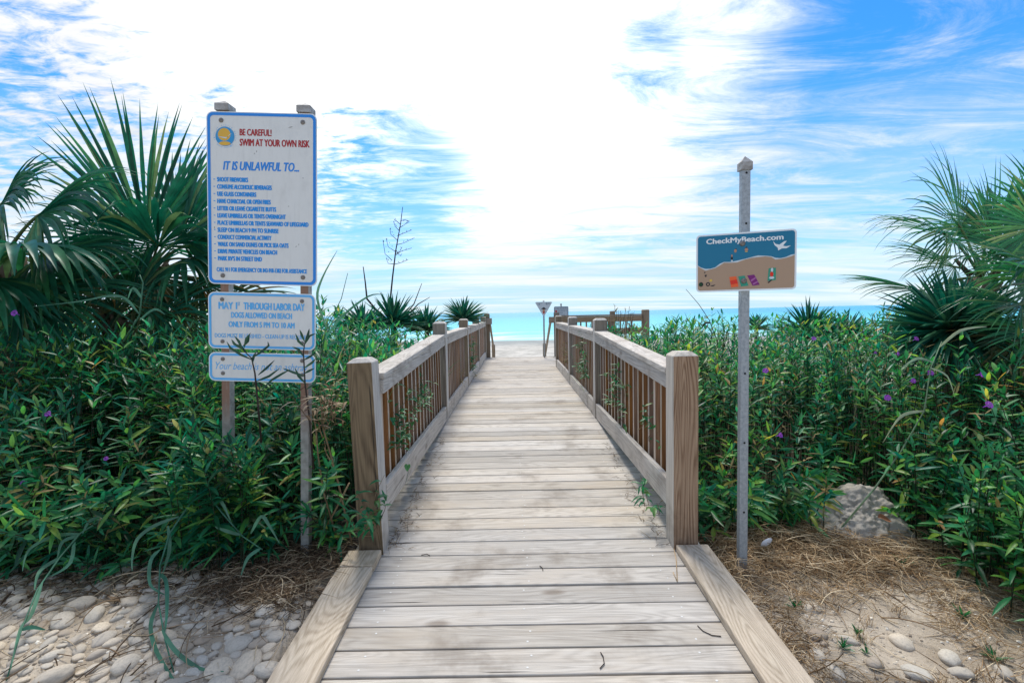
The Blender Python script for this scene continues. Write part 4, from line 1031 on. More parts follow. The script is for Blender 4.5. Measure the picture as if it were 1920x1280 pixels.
# ------------------------------------------------------------------ purple flowers
fl = MB()
for i in range(5):
    a0 = 2*math.pi*i/5
    pts = []
    for j, (r_, z_) in enumerate(((0.003, 0.0), (0.010, 0.012), (0.019, 0.018), (0.024, 0.014))):
        wv = (0.0, 0.5, 0.62, 0.42)[j]
        for s_ in (-1, 0, 1): pts.append((r_*math.cos(a0+s_*wv), r_*math.sin(a0+s_*wv), z_+(0.002 if s_ else 0)))
    fs = [(3*j+k, 3*j+k+1, 3*j+k+4, 3*j+k+3) for j in range(3) for k in range(2)]
    fl.add(pts, fs, 0, True)
fl.tube([(0, 0, -0.03), (0, 0, -0.012), (0, 0, 0.002)], [0.0018, 0.003, 0.0045], 6, 0)
FLM = fl.mesh('purple_flower', M['petal'])
for px_, py_, Y_, lab in (
    (1525, 636, 3.5, 'purple flower on top of the right thicket, under the low yucca'),
    (1716, 636, 3.3, 'purple flower just below the big yucca, highest on the right'),
    (1681, 663, 3.2, 'small purple flower below and left of the big yucca'),
    (1640, 662, 3.6, 'faded purple flower in the middle of the right thicket top'),
    (1435, 696, 3.2, 'bluish purple flower close right of the galvanised sign post'),
    (1461, 816, 2.88, 'purple flower low in the right thicket beside the galvanised post'),
    (1663, 746, 2.92, 'large purple flower in the centre of the right thicket'),
    (1710, 714, 2.95, 'purple flower above and right of the large central one'),
    (1743, 700, 2.9, 'purple flower at the foot of the pale bent grass stem'),
    (1838, 702, 2.5, 'purple flower among dry grass under the right palm'),
    (1851, 760, 2.25, 'pink-purple flower on the bush at the right frame edge'),
    (30, 588, 2.9, 'purple flower under the hanging palm leaves at far left'),
    (92, 777, 2.66, 'purple flower half way up the left thicket'),
    (47, 906, 2.62, 'deep violet flower in the dark lower left thicket'),
    (200, 860, 2.64, 'small violet flower in the shaded middle of the left thicket')):
    o = bpy.data.objects.new('purple_flower', FLM); o.location = P(px_, py_, Y_)
    s_ = rnd.uniform(0.8, 1.0)*(0.62 if 'small' in lab or 'faded' in lab else 0.8); o.scale = (s_, s_, s_)
    dv = Vector((rnd.uniform(-.5, .5), -1, rnd.uniform(0.2, 0.9))); o.rotation_euler = dv.to_track_quat('Z', 'Y').to_euler()
    link(o); tag(o, lab, 'flower', 'purple flowers in the thickets')

# ------------------------------------------------------------------ fan palms
def frond(parent, base, hast, u, n, L, spread=100, segs=34, droop=0.5, wid=1.0, mat='palm', fuse=0.46, rg=rng, fold=0.5, tipdry=0.0, k=9):
    """a fan leaf: stalk from base to hast, blade in the plane (u, n x u) with hanging segment tips; parent at the origin offset"""
    off = np.array(parent.matrix_world.translation if parent.matrix_world.translation.length else parent.location)
    base = np.array(base, float); hast = np.array(hast, float)
    u = unit(np.array(u, float)); n = np.array(n, float); n = unit(n-u*np.dot(u, n)); v = np.cross(n, u)
    th = np.linspace(-R(spread), R(spread), segs); dth = th[1]-th[0]
    Vs = []; Fs = []; nb = 0
    st = np.linspace(0, 1, k)
    Ls = L*(1-0.30*(np.abs(th)/R(spread))**2)*rg.uniform(0.90, 1.06, segs)
    for i in range(segs):
        th_i = th[i]+rg.normal(0, dth*0.12)
        d = u*math.cos(th_i)+v*math.sin(th_i)+n*(0.18*math.cos(th_i)-0.16*abs(math.sin(th_i)))
        d = unit(d); p = hast.copy()+u*0.0
        ds = Ls[i]/(k-1); g_i = droop*rg.uniform(0.55, 1.5)
        brk = rg.random() < 0.10*min(1, droop*2); bi = rg.integers(4, 7)
        pts = [p.copy()]; dirs = [d.copy()]
        for s_ in range(1, k):
            f = st[s_]
            gg = g_i*(0.03+max(0, f-0.30)**1.2*1.15)
            if brk and s_ == bi: gg += 1.6
            d = unit(d+np.array([0, 0, -1.0])*gg*0.42+rg.normal(0, 0.012, 3))
            p = p+d*ds; pts.append(p.copy()); dirs.append(d.copy())
        pts = np.array(pts); dirs = np.array(dirs)
        r_ = st*Ls[i]
        wfull = 2*np.tan(dth/2)*r_*1.02
        wmax = 2*math.tan(dth/2)*fuse*L*1.02
        wr = np.where(st <= fuse, wfull, wmax*np.clip(1-np.clip((st-fuse)/(1-fuse), 0, 1)**1.3, 0.02, 1))*wid*1.12
        wr = np.where(st <= fuse, np.maximum(wr, 0.004), wr)
        side = unit(np.cross(dirs, n)); nn = np.cross(side, dirs)
        h_ = (wr/2)[:, None]
        up_ = nn*h_*fold
        VV = np.stack([pts-side*h_+up_, pts-up_*0.3, pts+side*h_+up_], 1).reshape(-1, 3)
        for s_ in range(k-1):
            for j in (0, 1): Fs.append([nb+3*s_+j, nb+3*s_+j+1, nb+3*s_+j+4, nb+3*s_+j+3])
        Vs.append(VV); nb += len(VV)
    V = np.concatenate(Vs)-off; F = np.array(Fs)
    mi = np.zeros(len(F), int)
    o = bpy.data.objects.new('frond', np_mesh('frond', V, F, [M[mat]], mi)); link(o, parent)
    # stalk, a sub-part
    m_ = MB(); mid = (base+hast)/2+np.array([0, 0, 0.12*np.linalg.norm(hast-base)])
    path = [(1-t)**2*base+2*t*(1-t)*mid+t*t*hast for t in np.linspace(0, 1, 7)]+[hast+u*L*0.10, hast+u*L*0.28]
    m_.tube([q-off for q in path], [0.016, 0.014, 0.012, 0.011, 0.010, 0.010, 0.009, 0.007, 0.002], 6)
    m_.build('leaf_stalk', M['petiole'], o)
    return o
def palm(name, crown, label, trunk_r=0.12, lean=(0, 0)):
    gx, gy = crown.x+lean[0], crown.y+lean[1]
    root = empty(name, (gx, gy, gz(gx, gy)-0.05), 0, label, 'palm')
    t = MB(); cz = crown.z-root.location.z
    n = 14; pts = []; rs = []
    for i in range(n+1):
        f = i/n; pts.append((-lean[0]*f, -lean[1]*f, cz*f)); rs.append(trunk_r*(1.15-0.3*f)*(1+0.06*math.sin(i*2.4)))
    t.tube(pts, rs, 12)
    for i in range(46):   # old leaf bases
        f = rnd.uniform(0.15, 1.02); a = rnd.uniform(0, 6.28); r_ = trunk_r*(1.1-0.3*f)
        b_ = Vector((-lean[0]*f+r_*0.8*math.cos(a), -lean[1]*f+r_*0.8*math.sin(a), cz*f))
        d = Vector((math.cos(a), math.sin(a), 1.5)).normalized()*rnd.uniform(0.10, 0.2)
        t.tube([b_, b_+d*0.6, b_+d], [0.024, 0.018, 0.013], 5)
    t.build('trunk', M['bark'], root)
    return root
FR = lambda px_, py_, Y_: np.array(P(px_, py_, Y_))
# upright palm behind the rules sign
cA = P(285, 500, 4.5); pA = palm('fan_palm', cA, 'fan palm with tall upright fan leaf, standing left of the rules sign', 0.11)
cA = np.array(cA)
frond(pA, cA, FR(275, 452, 4.42), (-0.05, -0.06, 1), (0.1, -1, 0.1), 1.25, 58, 40, 0.14, 1.1, fold=0.45, fuse=0.50)
frond(pA, cA, FR(338, 448, 4.40), (0.62, -0.1, 0.70), (-0.2, -1, 0.5), 0.95, 100, 40, 0.42, 1.1)
frond(pA, cA, FR(232, 456, 4.45), (-0.80, -0.05, 0.50), (-0.15, -0.55, 0.8), 0.85, 75, 32, 0.6, 0.8)
frond(pA, cA, FR(296, 462, 4.30), (0.10, -0.5, 0.25), (0, -0.6, 1), 0.85, 120, 32, 1.25, 1.0)
frond(pA, cA, FR(345, 485, 4.35), (0.75, -0.35, -0.10), (0, -0.5, 1), 0.80, 110, 32, 0.95, 1.0)
frond(pA, cA, FR(240, 500, 4.40), (-0.7, -0.3, 0.0), (0, -0.5, 1), 0.72, 105, 28, 1.1, 0.75)
frond(pA, cA, FR(290, 520, 4.35), (-0.1, -0.5, -0.6), (0, -1, 0.4), 0.75, 110, 30, 0.6, 0.85, 'palm_old')
frond(pA, cA, FR(372, 528, 4.40), (0.65, -0.2, -0.55), (0.1, -1, 0.4), 0.72, 100, 30, 0.7, 0.75, 'palm_old')
frond(pA, cA, FR(200, 540, 4.55), (-0.8, 0.1, -0.5), (-0.2, -1, 0.5), 0.85, 95, 30, 0.5, 0.6, 'palm_old')
frond(pA, cA, FR(330, 430, 4.75), (0.45, 0.5, 0.8), (0.1, -1, 0.2), 1.05, 85, 32, 0.2, 0.8)
frond(pA, cA, FR(420, 560, 4.3), (0.9, -0.1, -0.3), (0.1, -0.8, 0.6), 0.7, 85, 28, 0.6, 0.7, 'palm_old')
frond(pA, cA, FR(215, 470, 4.7), (-0.7, 0.3, 0.75), (0.1, -1, 0.2), 0.70, 75, 32, 0.5, 0.7)
frond(pA, cA, FR(190, 520, 4.6), (-0.95, -0.1, 0.15), (0, -0.8, 0.6), 0.80, 85, 34, 0.6, 0.5)
frond(pA, cA, FR(300, 545, 4.3), (0.2, -0.4, -0.85), (0.1, -1, 0.3), 0.62, 95, 30, 0.35, 0.6, 'palm_old')
frond(pA, cA, FR(365, 455, 4.5), (0.9, 0.05, 0.42), (-0.2, -0.9, 0.5), 0.85, 95, 38, 0.5, 0.75)
# hanging palm at the frame's left
cB = P(10, 480, 3.65); pB = palm('fan_palm', cB, 'fan palm with heavy hanging leaves at the left edge of the view', 0.13, (-0.1, 0.2))
cB = np.array(cB)
frond(pB, cB, FR(38, 462, 3.30), (0.25, -0.75, -0.15), (0.1, -0.8, 0.9), 0.70, 150, 32, 1.2, 1.35)
frond(pB, cB, FR(70, 405, 3.60), (0.80, 0.1, 0.50), (-0.4, -0.7, 0.7), 0.80, 100, 36, 1.15, 1.15)
frond(pB, cB, FR(0, 385, 3.7), (0.8, -0.1, 0.55), (-0.3, -0.8, 0.7), 0.66, 95, 36, 1.2, 1.15)
frond(pB, cB, FR(75, 480, 3.65), (0.95, 0.05, 0.05), (0, -0.6, 0.9), 0.80, 110, 36, 1.2, 1.0)
frond(pB, cB, FR(80, 545, 3.6), (0.85, -0.1, -0.45), (0.1, -0.9, 0.5), 0.78, 95, 34, 0.55, 0.7)
frond(pB, cB, FR(-20, 520, 3.35), (-0.1, -0.6, -0.3), (0, -0.8, 0.6), 0.72, 120, 30, 0.9, 1.1)
frond(pB, cB, FR(40, 560, 3.5), (0.6, -0.3, -0.75), (0.1, -1, 0.3), 0.60, 100, 30, 0.4, 0.8)
# low palm between the two
cC = P(215, 600, 4.1); pC = palm('fan_palm', cC, 'low fan palm with see-through narrow leaves between two taller palms', 0.10)
cC = np.array(cC)
for (hx, hy, Y_, u, L_) in ((150, 545, 4.1, (-0.3, -0.1, 0.9), 0.80), (250, 560, 4.05, (0.8, -0.1, 0.5), 0.85), (110, 590, 4.0, (-0.9, -0.1, 0.1), 0.75),
                            (180, 555, 3.95, (-0.7, -0.4, 0.5), 0.7), (300, 590, 4.0, (1, -0.2, 0.0), 0.8), (230, 545, 4.3, (0.3, 0.4, 0.9), 0.85), (215, 580, 3.85, (0.2, -0.9, 0.1), 0.6), (345, 600, 4.2, (0.9, 0, -0.1), 0.7)):
    frond(pC, cC, FR(hx, hy, Y_), u, (0.1, -0.9, 0.5), L_*0.85, 90, 22, 0.55, 0.5, 'palm' if L_ > 0.72 else 'palm_old')
# right-hand palms
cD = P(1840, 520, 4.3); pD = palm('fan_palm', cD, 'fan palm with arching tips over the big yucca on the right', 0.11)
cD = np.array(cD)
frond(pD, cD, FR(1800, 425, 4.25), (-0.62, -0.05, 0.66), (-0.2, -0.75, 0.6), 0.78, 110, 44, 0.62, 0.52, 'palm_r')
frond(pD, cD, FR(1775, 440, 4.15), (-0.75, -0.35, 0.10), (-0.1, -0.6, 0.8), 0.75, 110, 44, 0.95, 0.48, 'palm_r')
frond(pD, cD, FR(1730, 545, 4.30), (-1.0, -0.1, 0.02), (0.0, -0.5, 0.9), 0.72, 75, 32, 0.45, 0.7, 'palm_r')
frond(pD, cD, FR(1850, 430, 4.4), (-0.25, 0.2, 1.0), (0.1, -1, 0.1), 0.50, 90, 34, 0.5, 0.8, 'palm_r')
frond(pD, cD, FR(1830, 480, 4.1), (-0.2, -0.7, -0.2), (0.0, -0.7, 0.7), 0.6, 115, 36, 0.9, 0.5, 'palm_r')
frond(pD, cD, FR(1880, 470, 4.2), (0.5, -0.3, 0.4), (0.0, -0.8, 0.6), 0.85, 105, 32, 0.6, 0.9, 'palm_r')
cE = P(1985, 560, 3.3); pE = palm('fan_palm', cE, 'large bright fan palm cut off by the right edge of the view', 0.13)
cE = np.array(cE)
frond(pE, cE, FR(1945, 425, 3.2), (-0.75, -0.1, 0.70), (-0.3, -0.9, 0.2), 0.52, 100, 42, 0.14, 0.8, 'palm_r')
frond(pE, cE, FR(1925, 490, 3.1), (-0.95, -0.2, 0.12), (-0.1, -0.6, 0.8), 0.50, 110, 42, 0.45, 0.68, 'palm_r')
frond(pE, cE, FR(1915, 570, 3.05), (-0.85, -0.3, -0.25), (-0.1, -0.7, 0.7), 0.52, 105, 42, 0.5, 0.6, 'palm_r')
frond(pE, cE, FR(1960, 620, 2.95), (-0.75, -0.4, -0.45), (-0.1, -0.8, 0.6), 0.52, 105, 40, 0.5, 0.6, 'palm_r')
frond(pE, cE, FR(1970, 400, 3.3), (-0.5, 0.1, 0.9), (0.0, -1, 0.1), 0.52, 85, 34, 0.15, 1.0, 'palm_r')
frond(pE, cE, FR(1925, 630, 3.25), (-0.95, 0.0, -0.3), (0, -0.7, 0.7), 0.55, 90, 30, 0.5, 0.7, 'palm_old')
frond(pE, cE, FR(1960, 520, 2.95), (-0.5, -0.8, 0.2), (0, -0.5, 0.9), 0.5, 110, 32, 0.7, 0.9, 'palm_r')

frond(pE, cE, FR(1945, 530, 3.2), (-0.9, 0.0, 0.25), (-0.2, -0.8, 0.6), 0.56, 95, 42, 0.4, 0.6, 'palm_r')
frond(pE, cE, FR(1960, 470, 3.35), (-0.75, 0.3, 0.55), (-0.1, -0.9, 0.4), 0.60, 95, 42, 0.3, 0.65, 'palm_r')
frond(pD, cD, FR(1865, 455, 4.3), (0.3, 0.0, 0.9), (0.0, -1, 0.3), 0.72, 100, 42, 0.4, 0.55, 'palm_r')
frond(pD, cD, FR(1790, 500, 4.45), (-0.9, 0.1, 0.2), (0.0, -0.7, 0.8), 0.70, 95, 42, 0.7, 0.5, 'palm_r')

# ------------------------------------------------------------------ yuccas
def yucca(px_, py_, Y_, n, L, label, stalks=(), up=0.25, wd=0.034, drop=0.08, lowest=-0.15):
    c = np.array(P(px_, py_, Y_)); root = empty('yucca', (c[0], c[1], gz(c[0], c[1])), 0, label, 'yucca')
    az = rng.uniform(0, 6.283, n); el = np.arcsin(rng.uniform(lowest, 1.0, n))
    d = np.stack([np.cos(az)*np.cos(el), np.sin(az)*np.cos(el), np.sin(el)+up*0.3], 1); d = unit(d)
    p = np.tile(c-np.array(root.location), (n, 1))+d*0.03
    upv = unit(np.cross(d, np.cross(np.array([0, 0, 1.0])+0.01*rng.normal(0, 1, (n, 3)), d)))
    V, F = leaf_arrays(p, d, upv, L*rng.uniform(0.75, 1.08, n), wd*rng.uniform(0.8, 1.2, n), drop*rng.uniform(0.2, 2, n), 0.5, np.array([0.7, 0.95, 1.0, 0.6, 0.02]))
    o = bpy.data.objects.new('foliage', np_mesh('foliage', V, F, M['yucca'])); link(o, root)
    m_ = MB(); z0 = 0; cz = c[2]-root.location.z
    m_.tube([(0, 0, z0-0.1), (0.02, 0, cz*0.5), (0, 0, cz+0.03)], [0.06, 0.055, 0.03], 8); m_.build('trunk', M['bark'], root)
    for pts, r0, twigs in stalks:
        w = [Vector(P(*q))-root.location for q in pts]
        m_ = MB(); m_.tube([Vector((0, 0, cz-0.05))]+w, [r0*1.1]+[r0*(1-0.85*i/len(w)) for i in range(len(w))], 6)
        for tw in twigs:
            ww = [Vector(P(*q))-root.location for q in tw]; m_.tube(ww, [r0*0.42]+[r0*0.26]*(len(ww)-1), 4)
            for q in range(3):
                e_ = ww[-1].lerp(ww[0], 0.1+0.25*q); m_.tube([e_, e_+Vector((rnd.uniform(-.02, .02), 0, rnd.uniform(0.005, .025)))], [r0*0.3, r0*0.22], 4)
        m_.build('flower_stalk', M['stalk'], root)
    return root
ys_ = 6.2
def st(x, y): return (x, y, ys_)
tw = [[st(735, 488), st(722, 476), st(718, 450)], [st(742, 472), st(728, 463), st(724, 447)], [st(738, 495), st(728, 494), st(724, 484)], [st(743, 459), st(756, 456), st(777, 446)],
      [st(745, 450), st(733, 440), st(731, 428)], [st(745, 442), st(760, 436), st(772, 431)], [st(748, 432), st(741, 425), st(738, 415)], [st(748, 428), st(757, 422), st(767, 416)],
      [st(750, 420), st(744, 415), st(739, 412)], [st(741, 476), st(755, 470), st(772, 465)], [st(743, 478), st(749, 472), st(754, 463)], [st(738, 496), st(750, 493), st(765, 487)], [st(742, 468), st(748, 478), st(752, 480)], [st(751, 414), st(760, 412), st(768, 415)]]
yucca(737, 612, ys_, 190, 0.46, 'broad yucca behind the left railing carrying a tall bare branching stalk',
      [([st(731, 570), st(736, 520), st(742, 470), st(751, 420), st(755, 388)], 0.013, tw), ([st(688, 560), st(685, 530), st(681, 500)], 0.013, []),
       ([st(776, 570), st(783, 552), st(791, 531)], 0.008, []), ([st(784, 570), st(796, 563), st(806, 557)], 0.007, [])], 0.2)
yucca(680, 618, 5.6, 110, 0.36, 'smaller yucca close left of the one with a branching stalk')
yucca(800, 620, 6.6, 120, 0.38, 'low yucca tucked against the outside of the left railing')
yucca(869, 601, 9.0, 170, 0.50, 'round spiky yucca behind the far left railing post')
yucca(1785, 622, 3.5, 330, 0.50, 'big dark spiky yucca in front of the right palms', up=0.5, wd=0.034, drop=0.10, lowest=-0.75)
yucca(1515, 630, 6.0, 170, 0.48, 'low yucca on the skyline right of the painted sign', up=0.4)
yucca(1585, 640, 6.3, 130, 0.44, 'low yucca between the skyline yucca and the big dark yucca', up=0.4)
yucca(1418, 618, 8.6, 70, 0.34, 'tiny distant yucca just right of the galvanised post', up=0.4)

# ------------------------------------------------------------------ long grass
bagG = Bag()
def tuft_field(n, x0, x1, y0, y1, h0, h1, reach, w, keep=None, curl=0.6):
    x = rng.uniform(x0, x1, n); y = rng.uniform(y0, y1, n)
    if keep is not None: q = keep(x, y); x, y = x[q], y[q]
    n = len(x); b = np.stack([x, y, ground_z(x, y)], 1)
    a = rng.uniform(0, 6.283, n); r_ = rng.uniform(0.1, 1, n)*reach
    V, F = grass_arrays(b, rng.uniform(h0, h1, n), np.stack([np.cos(a)*r_, np.sin(a)*r_], 1), w*rng.uniform(0.6, 1.3, n), rng, curl); bagG.add(V, F, 0)
tuft_field(420, -2.1, -0.95, 3.6, 6.2, 0.75, 1.15, 0.50, 0.016)
tuft_field(90, -1.75, -0.95, 3.1, 3.8, 0.7, 1.0, 0.45, 0.015)
tuft_field(110, -4.2, -2.2, 3.6, 5.5, 0.9, 1.3, 0.5, 0.014)
tuft_field(170, 1.05, 3.2, 3.5, 7.5, 0.75, 1.12, 0.50, 0.012)
tuft_field(70, 2.4, 4.2, 3.1, 4.5, 0.8, 1.15, 0.5, 0.014)
tuft_field(500, -2.2, -1.0, 6.2, 11.5, 0.4, 0.95, 0.3, 0.012)
tuft_field(350, 1.15, 3.0, 6.0, 8.5, 0.4, 0.9, 0.3, 0.012)
o = bagG.build('tall_grass', [M['grass']]); tag(o, 'long arching green grass growing up through the thickets beside the railings', 'grass', kind='stuff')

# single tall grass stems that stand out
def grass_stem(pts, r0, blades, label, mat='reed', name='grass_stem', group=None, w=0.0165):
    """pts: pixels with distance; blades: lists of pixel points for each long leaf"""
    w3 = [P(*q) for q in pts]; o_ = w3[0]
    root = empty(name, o_, 0, label, 'grass', group)
    m_ = MB(); m_.tube([q-o_ for q in w3], [r0*(1-0.7*i/len(w3)) for i in range(len(w3))], 5); m_.build('stem', M[mat], root)
    for bl in blades:
        q = [P(*z_)-o_ for z_ in bl]
        q2 = []
        for i in range(len(q)-1):
            p0, p1_, p2_, p3_ = q[max(i-1, 0)], q[i], q[i+1], q[min(i+2, len(q)-1)]
            for t in (0, 0.25, 0.5, 0.75):
                q2.append(0.5*((2*p1_)+(p2_-p0)*t+(2*p0-5*p1_+4*p2_-p3_)*t*t+(3*p1_-p0-3*p2_+p3_)*t**3))
        q2.append(q[-1]); n = len(q2)
        ww = [w*max(0.08, min(1, 4*(i/n)+0.35, 1.9*(1-i/n))) for i in range(n)]
        m_ = MB(); m_.ribbon(q2, ww, up=(0.3, -0.9, 0.5), fold=0.3); m_.build('blade', M[mat], root)
    return root
grass_stem([(372, 925, 2.5), (345, 960, 2.42), (318, 1000, 2.36), (300, 1060, 2.28), (297, 1130, 2.1), (310, 1200, 1.95), (330, 1275, 1.8)], 0.006,
           [[(335, 968, 2.40), (290, 985, 2.36), (258, 1010, 2.32), (248, 1045, 2.30), (248, 1070, 2.26)], [(315, 985, 2.38), (318, 1030, 2.34), (305, 1075, 2.3)],
            [(300, 1030, 2.32), (283, 1050, 2.30), (282, 1095, 2.2), (310, 1115, 2.15)], [(298, 1075, 2.28), (312, 1090, 2.2), (313, 1150, 2.06), (308, 1190, 1.98)],
            [(297, 1130, 2.1), (283, 1170, 2.05), (292, 1215, 1.95), (322, 1268, 1.8), (345, 1300, 1.74)], [(304, 1180, 1.98), (330, 1220, 1.9), (375, 1252, 1.84), (420, 1258, 1.82)]],
           'longest bent reed, trailing from the left thicket down over the stones')
grass_stem([(205, 965, 2.5), (150, 1000, 2.42), (112, 1045, 2.30), (70, 1105, 2.15), (40, 1180, 1.97), (12, 1275, 1.78)], 0.006,
           [[(205, 965, 2.5), (170, 975, 2.46), (155, 1000, 2.42)], [(150, 1003, 2.42), (118, 1015, 2.38), (108, 1045, 2.32)], [(112, 1045, 2.30), (75, 1070, 2.25), (65, 1105, 2.15)],
            [(150, 1000, 2.42), (100, 1005, 2.4), (55, 1030, 2.34), (42, 1070, 2.24)], [(80, 1090, 2.18), (60, 1150, 2.05), (38, 1180, 1.98), (20, 1255, 1.8)], [(140, 1010, 2.4), (132, 1055, 2.28), (95, 1080, 2.22)],
            [(40, 1180, 1.97), (60, 1175, 1.98), (85, 1180, 1.97)]],
           'bent reed sagging to the lower left corner over the stones')
grass_stem([(388, 925, 2.5), (420, 965, 2.44), (455, 1005, 2.4), (492, 1030, 2.38)], 0.005,
           [[(395, 930, 2.48), (415, 940, 2.46), (432, 975, 2.42)], [(450, 1002, 2.4), (425, 995, 2.38), (403, 987, 2.36)], [(488, 1028, 2.38), (465, 1045, 2.34), (452, 1078, 2.26)], [(470, 1000, 2.42), (490, 968, 2.42), (505, 985, 2.4), (524, 1018, 2.36)]],
           'short bent reed with a dry tip, left of the right sign leg')
grass_stem([(1560, 1010, 2.9), (1640, 915, 2.85), (1690, 845, 2.85), (1733, 770, 2.85), (1745, 690, 2.85), (1766, 640, 2.85)], 0.006,
           [[(1733, 770, 2.84), (1700, 775, 2.82), (1680, 790, 2.8), (1655, 830, 2.8)], [(1745, 690, 2.84), (1775, 705, 2.8), (1790, 745, 2.8)], [(1750, 680, 2.84), (1720, 672, 2.8), (1690, 690, 2.8)], [(1762, 650, 2.84), (1800, 620, 2.82), (1850, 612, 2.8)]],
           'pale leaning reed rising over the grey rock on the right', 'reed_pale')
grass_stem([(1345, 640, 4.2), (1330, 600, 4.2), (1310, 570, 4.2), (1286, 542, 4.2)], 0.004, [[(1333, 606, 4.2), (1322, 606, 4.2), (1314, 618, 4.2)]], 'thin single grass stem slanting against the sea, left of the galvanised post', 'stalk')
grass_stem([(232, 640, 3.2), (262, 590, 3.2), (268, 530, 3.2), (262, 515, 3.2)], 0.006, [[(262, 590, 3.2), (235, 560, 3.2), (205, 555, 3.15), (150, 565, 3.1), (60, 575, 3.05)], [(266, 560, 3.2), (250, 540, 3.2), (240, 560, 3.2)], [(262, 600, 3.2), (290, 580, 3.2), (310, 590, 3.2)]], 'reed standing in front of the low left palm')
grass_stem([(600, 690, 3.3), (610, 620, 3.3), (640, 560, 3.3), (652, 512, 3.3)], 0.004, [[(612, 615, 3.3), (595, 560, 3.3), (605, 520, 3.3), (632, 470, 3.3)], [(606, 640, 3.3), (640, 595, 3.3), (690, 556, 3.3), (720, 552, 3.3)], [(604, 655, 3.3), (630, 640, 3.3), (650, 650, 3.3)]], 'grass clump stem just right of the rules sign')

# willow-like sprigs standing in front of the sign
def sprig(pts, leaves_, label):
    w3 = [P(*q) for q in pts]; o_ = w3[0]; root = empty('leafy_sprig', o_, 0, label, 'sprig', None)
    m_ = MB(); m_.tube([q-o_ for q in w3], [0.006*(1-0.75*i/len(w3)) for i in range(len(w3))], 5); m_.build('stem', M['stalk'], root)
    m_ = MB(); Yd = pts[-1][2]
    for bl in leaves_:
        q = [P(x, y, Yd-0.01+0.02*i)-o_ for i, (x, y) in enumerate(bl)]; n = len(q)
        q2 = [q[0], q[0].lerp(q[1], 0.5)]+[v for a, b in zip(q[1:], q[2:]) for v in (a, a.lerp(b, 0.5))]+[q[-1]] if n > 2 else [q[0], q[0].lerp(q[1], .33), q[0].lerp(q[1], .66), q[1]]
        k_ = len(q2); m_.ribbon(q2, [0.013*max(0.1, math.sin(math.pi*(0.08+0.9*i/(k_-1)))) for i in range(k_)], up=(0.2, -1, 0.3), fold=0.3)
    m_.build('foliage', M['dark_leaf'], root); return root
sprig([(490, 830, 2.56), (484, 760, 2.52), (478, 700, 2.5), (472, 672, 2.5), (455, 655, 2.5)],
      [[(455, 655), (440, 645), (434, 636)], [(455, 655), (448, 640), (440, 630)], [(458, 652), (462, 635), (470, 624)], [(462, 660), (452, 650), (435, 643)], [(474, 680), (476, 668), (480, 660)], [(484, 703), (500, 690), (515, 675)], [(480, 715), (505, 705), (525, 690)],
       [(470, 672), (490, 660), (504, 648), (502, 640)], [(455, 650), (465, 640), (468, 628)], [(472, 674), (452, 665), (432, 652), (425, 640)], [(486, 735), (510, 712), (530, 700), (545, 692)]], 'dark willow-leaved sprig in front of the middle of the narrow sign panel')
sprig([(588, 880, 2.58), (580, 780, 2.54), (572, 720, 2.52), (569, 660, 2.52), (572, 640, 2.52)],
      [[(571, 650), (560, 640), (554, 625)], [(572, 645), (580, 630), (592, 625)], [(571, 640), (566, 628), (562, 618)], [(572, 640), (578, 626), (580, 616)], [(570, 675), (582, 668), (592, 662)], [(570, 690), (585, 680), (592, 672)], [(569, 668), (560, 655), (548, 650)], [(571, 705), (550, 698), (530, 690)], [(574, 720), (560, 705), (553, 690)], [(574, 730), (590, 720), (598, 705)], [(571, 700), (580, 695), (590, 690)]], 'dark willow-leaved sprig in front of the right sign leg')

# dead stems between the sign and the left front post
for pts, lab in (([(632, 1010), (606, 920), (596, 850), (592, 800), (585, 770)], 'longest grey dead stem, left of the left front post'), ([(660, 1020), (640, 930), (628, 880), (612, 850)], 'pale dead stem leaning toward the left front post'),
                 ([(605, 1000), (640, 935), (655, 905)], 'short dead twig crossing the others beside the left front post'), ([(640, 930), (622, 860), (605, 800), (602, 760)], 'reddish dead stem behind the pale one beside the left front post')):
    w3 = [P(x, y, 2.68-0.02*i) for i, (x, y) in enumerate(pts)]; o_ = w3[0]
    m_ = MB(); m_.tube([q-o_ for q in w3], [0.006-0.0008*i for i in range(len(w3))], 5)
    for i in range(3):
        a = w3[rnd.randrange(1, len(w3))]-o_; m_.tube([a, a+Vector((rnd.uniform(-.06, .06), rnd.uniform(-.03, .03), rnd.uniform(-.02, .07)))], [0.003, 0.0015], 4)
    o = m_.build('withered_plant', M['dead']); o.location = o_; tag(o, lab, 'dead plant', 'dead stems by the left front post')

# vines and sprigs threading the railings
def vine(name, anchor, n, spread, label, L=0.07, W_=0.02, mat='ivy', up=0.5):
    bag = Bag(); a = np.array(anchor)
    k = max(3, n//9); b = a+rng.normal(0, 1, (k, 3))*np.array(spread)*[0.5, 0.6, 0.25]
    tip = b+np.stack([rng.normal(0, 0.05, k), rng.normal(0, 0.14, k), rng.uniform(0.15, 1, k)*up], 1)
    ts = np.linspace(0, 1, 6)[None, :, None]
    pa = b[:, None, :]*(1-ts)+tip[:, None, :]*ts+np.sin(ts*4)*rng.normal(0, 0.02, (k, 1, 3))
    V, F = tubes_arrays(pa, np.tile(np.linspace(0.003, 0.0012, 6), (k, 1)), 3); bag.add(V, F, 1)
    i = rng.integers(0, k, n); t = rng.uniform(0.1, 1, n)[:, None]
    p = b[i]*(1-t)+tip[i]*t; d = rng.normal(0, 1, (n, 3)); d[:, 2] = np.abs(d[:, 2])*0.5
    V, F = leaf_arrays(p, d, np.tile([0.1, -0.3, 1.0], (n, 1)), L*rng.uniform(0.6, 1.3, n), W_*rng.uniform(0.7, 1.3, n), rng.uniform(0.1, 0.6, n)); bag.add(V, F, 0)
    o = bag.build(name, [M[mat], M['dead']], None, tuple(a)); tag(o, label, 'climbing plant'); return o
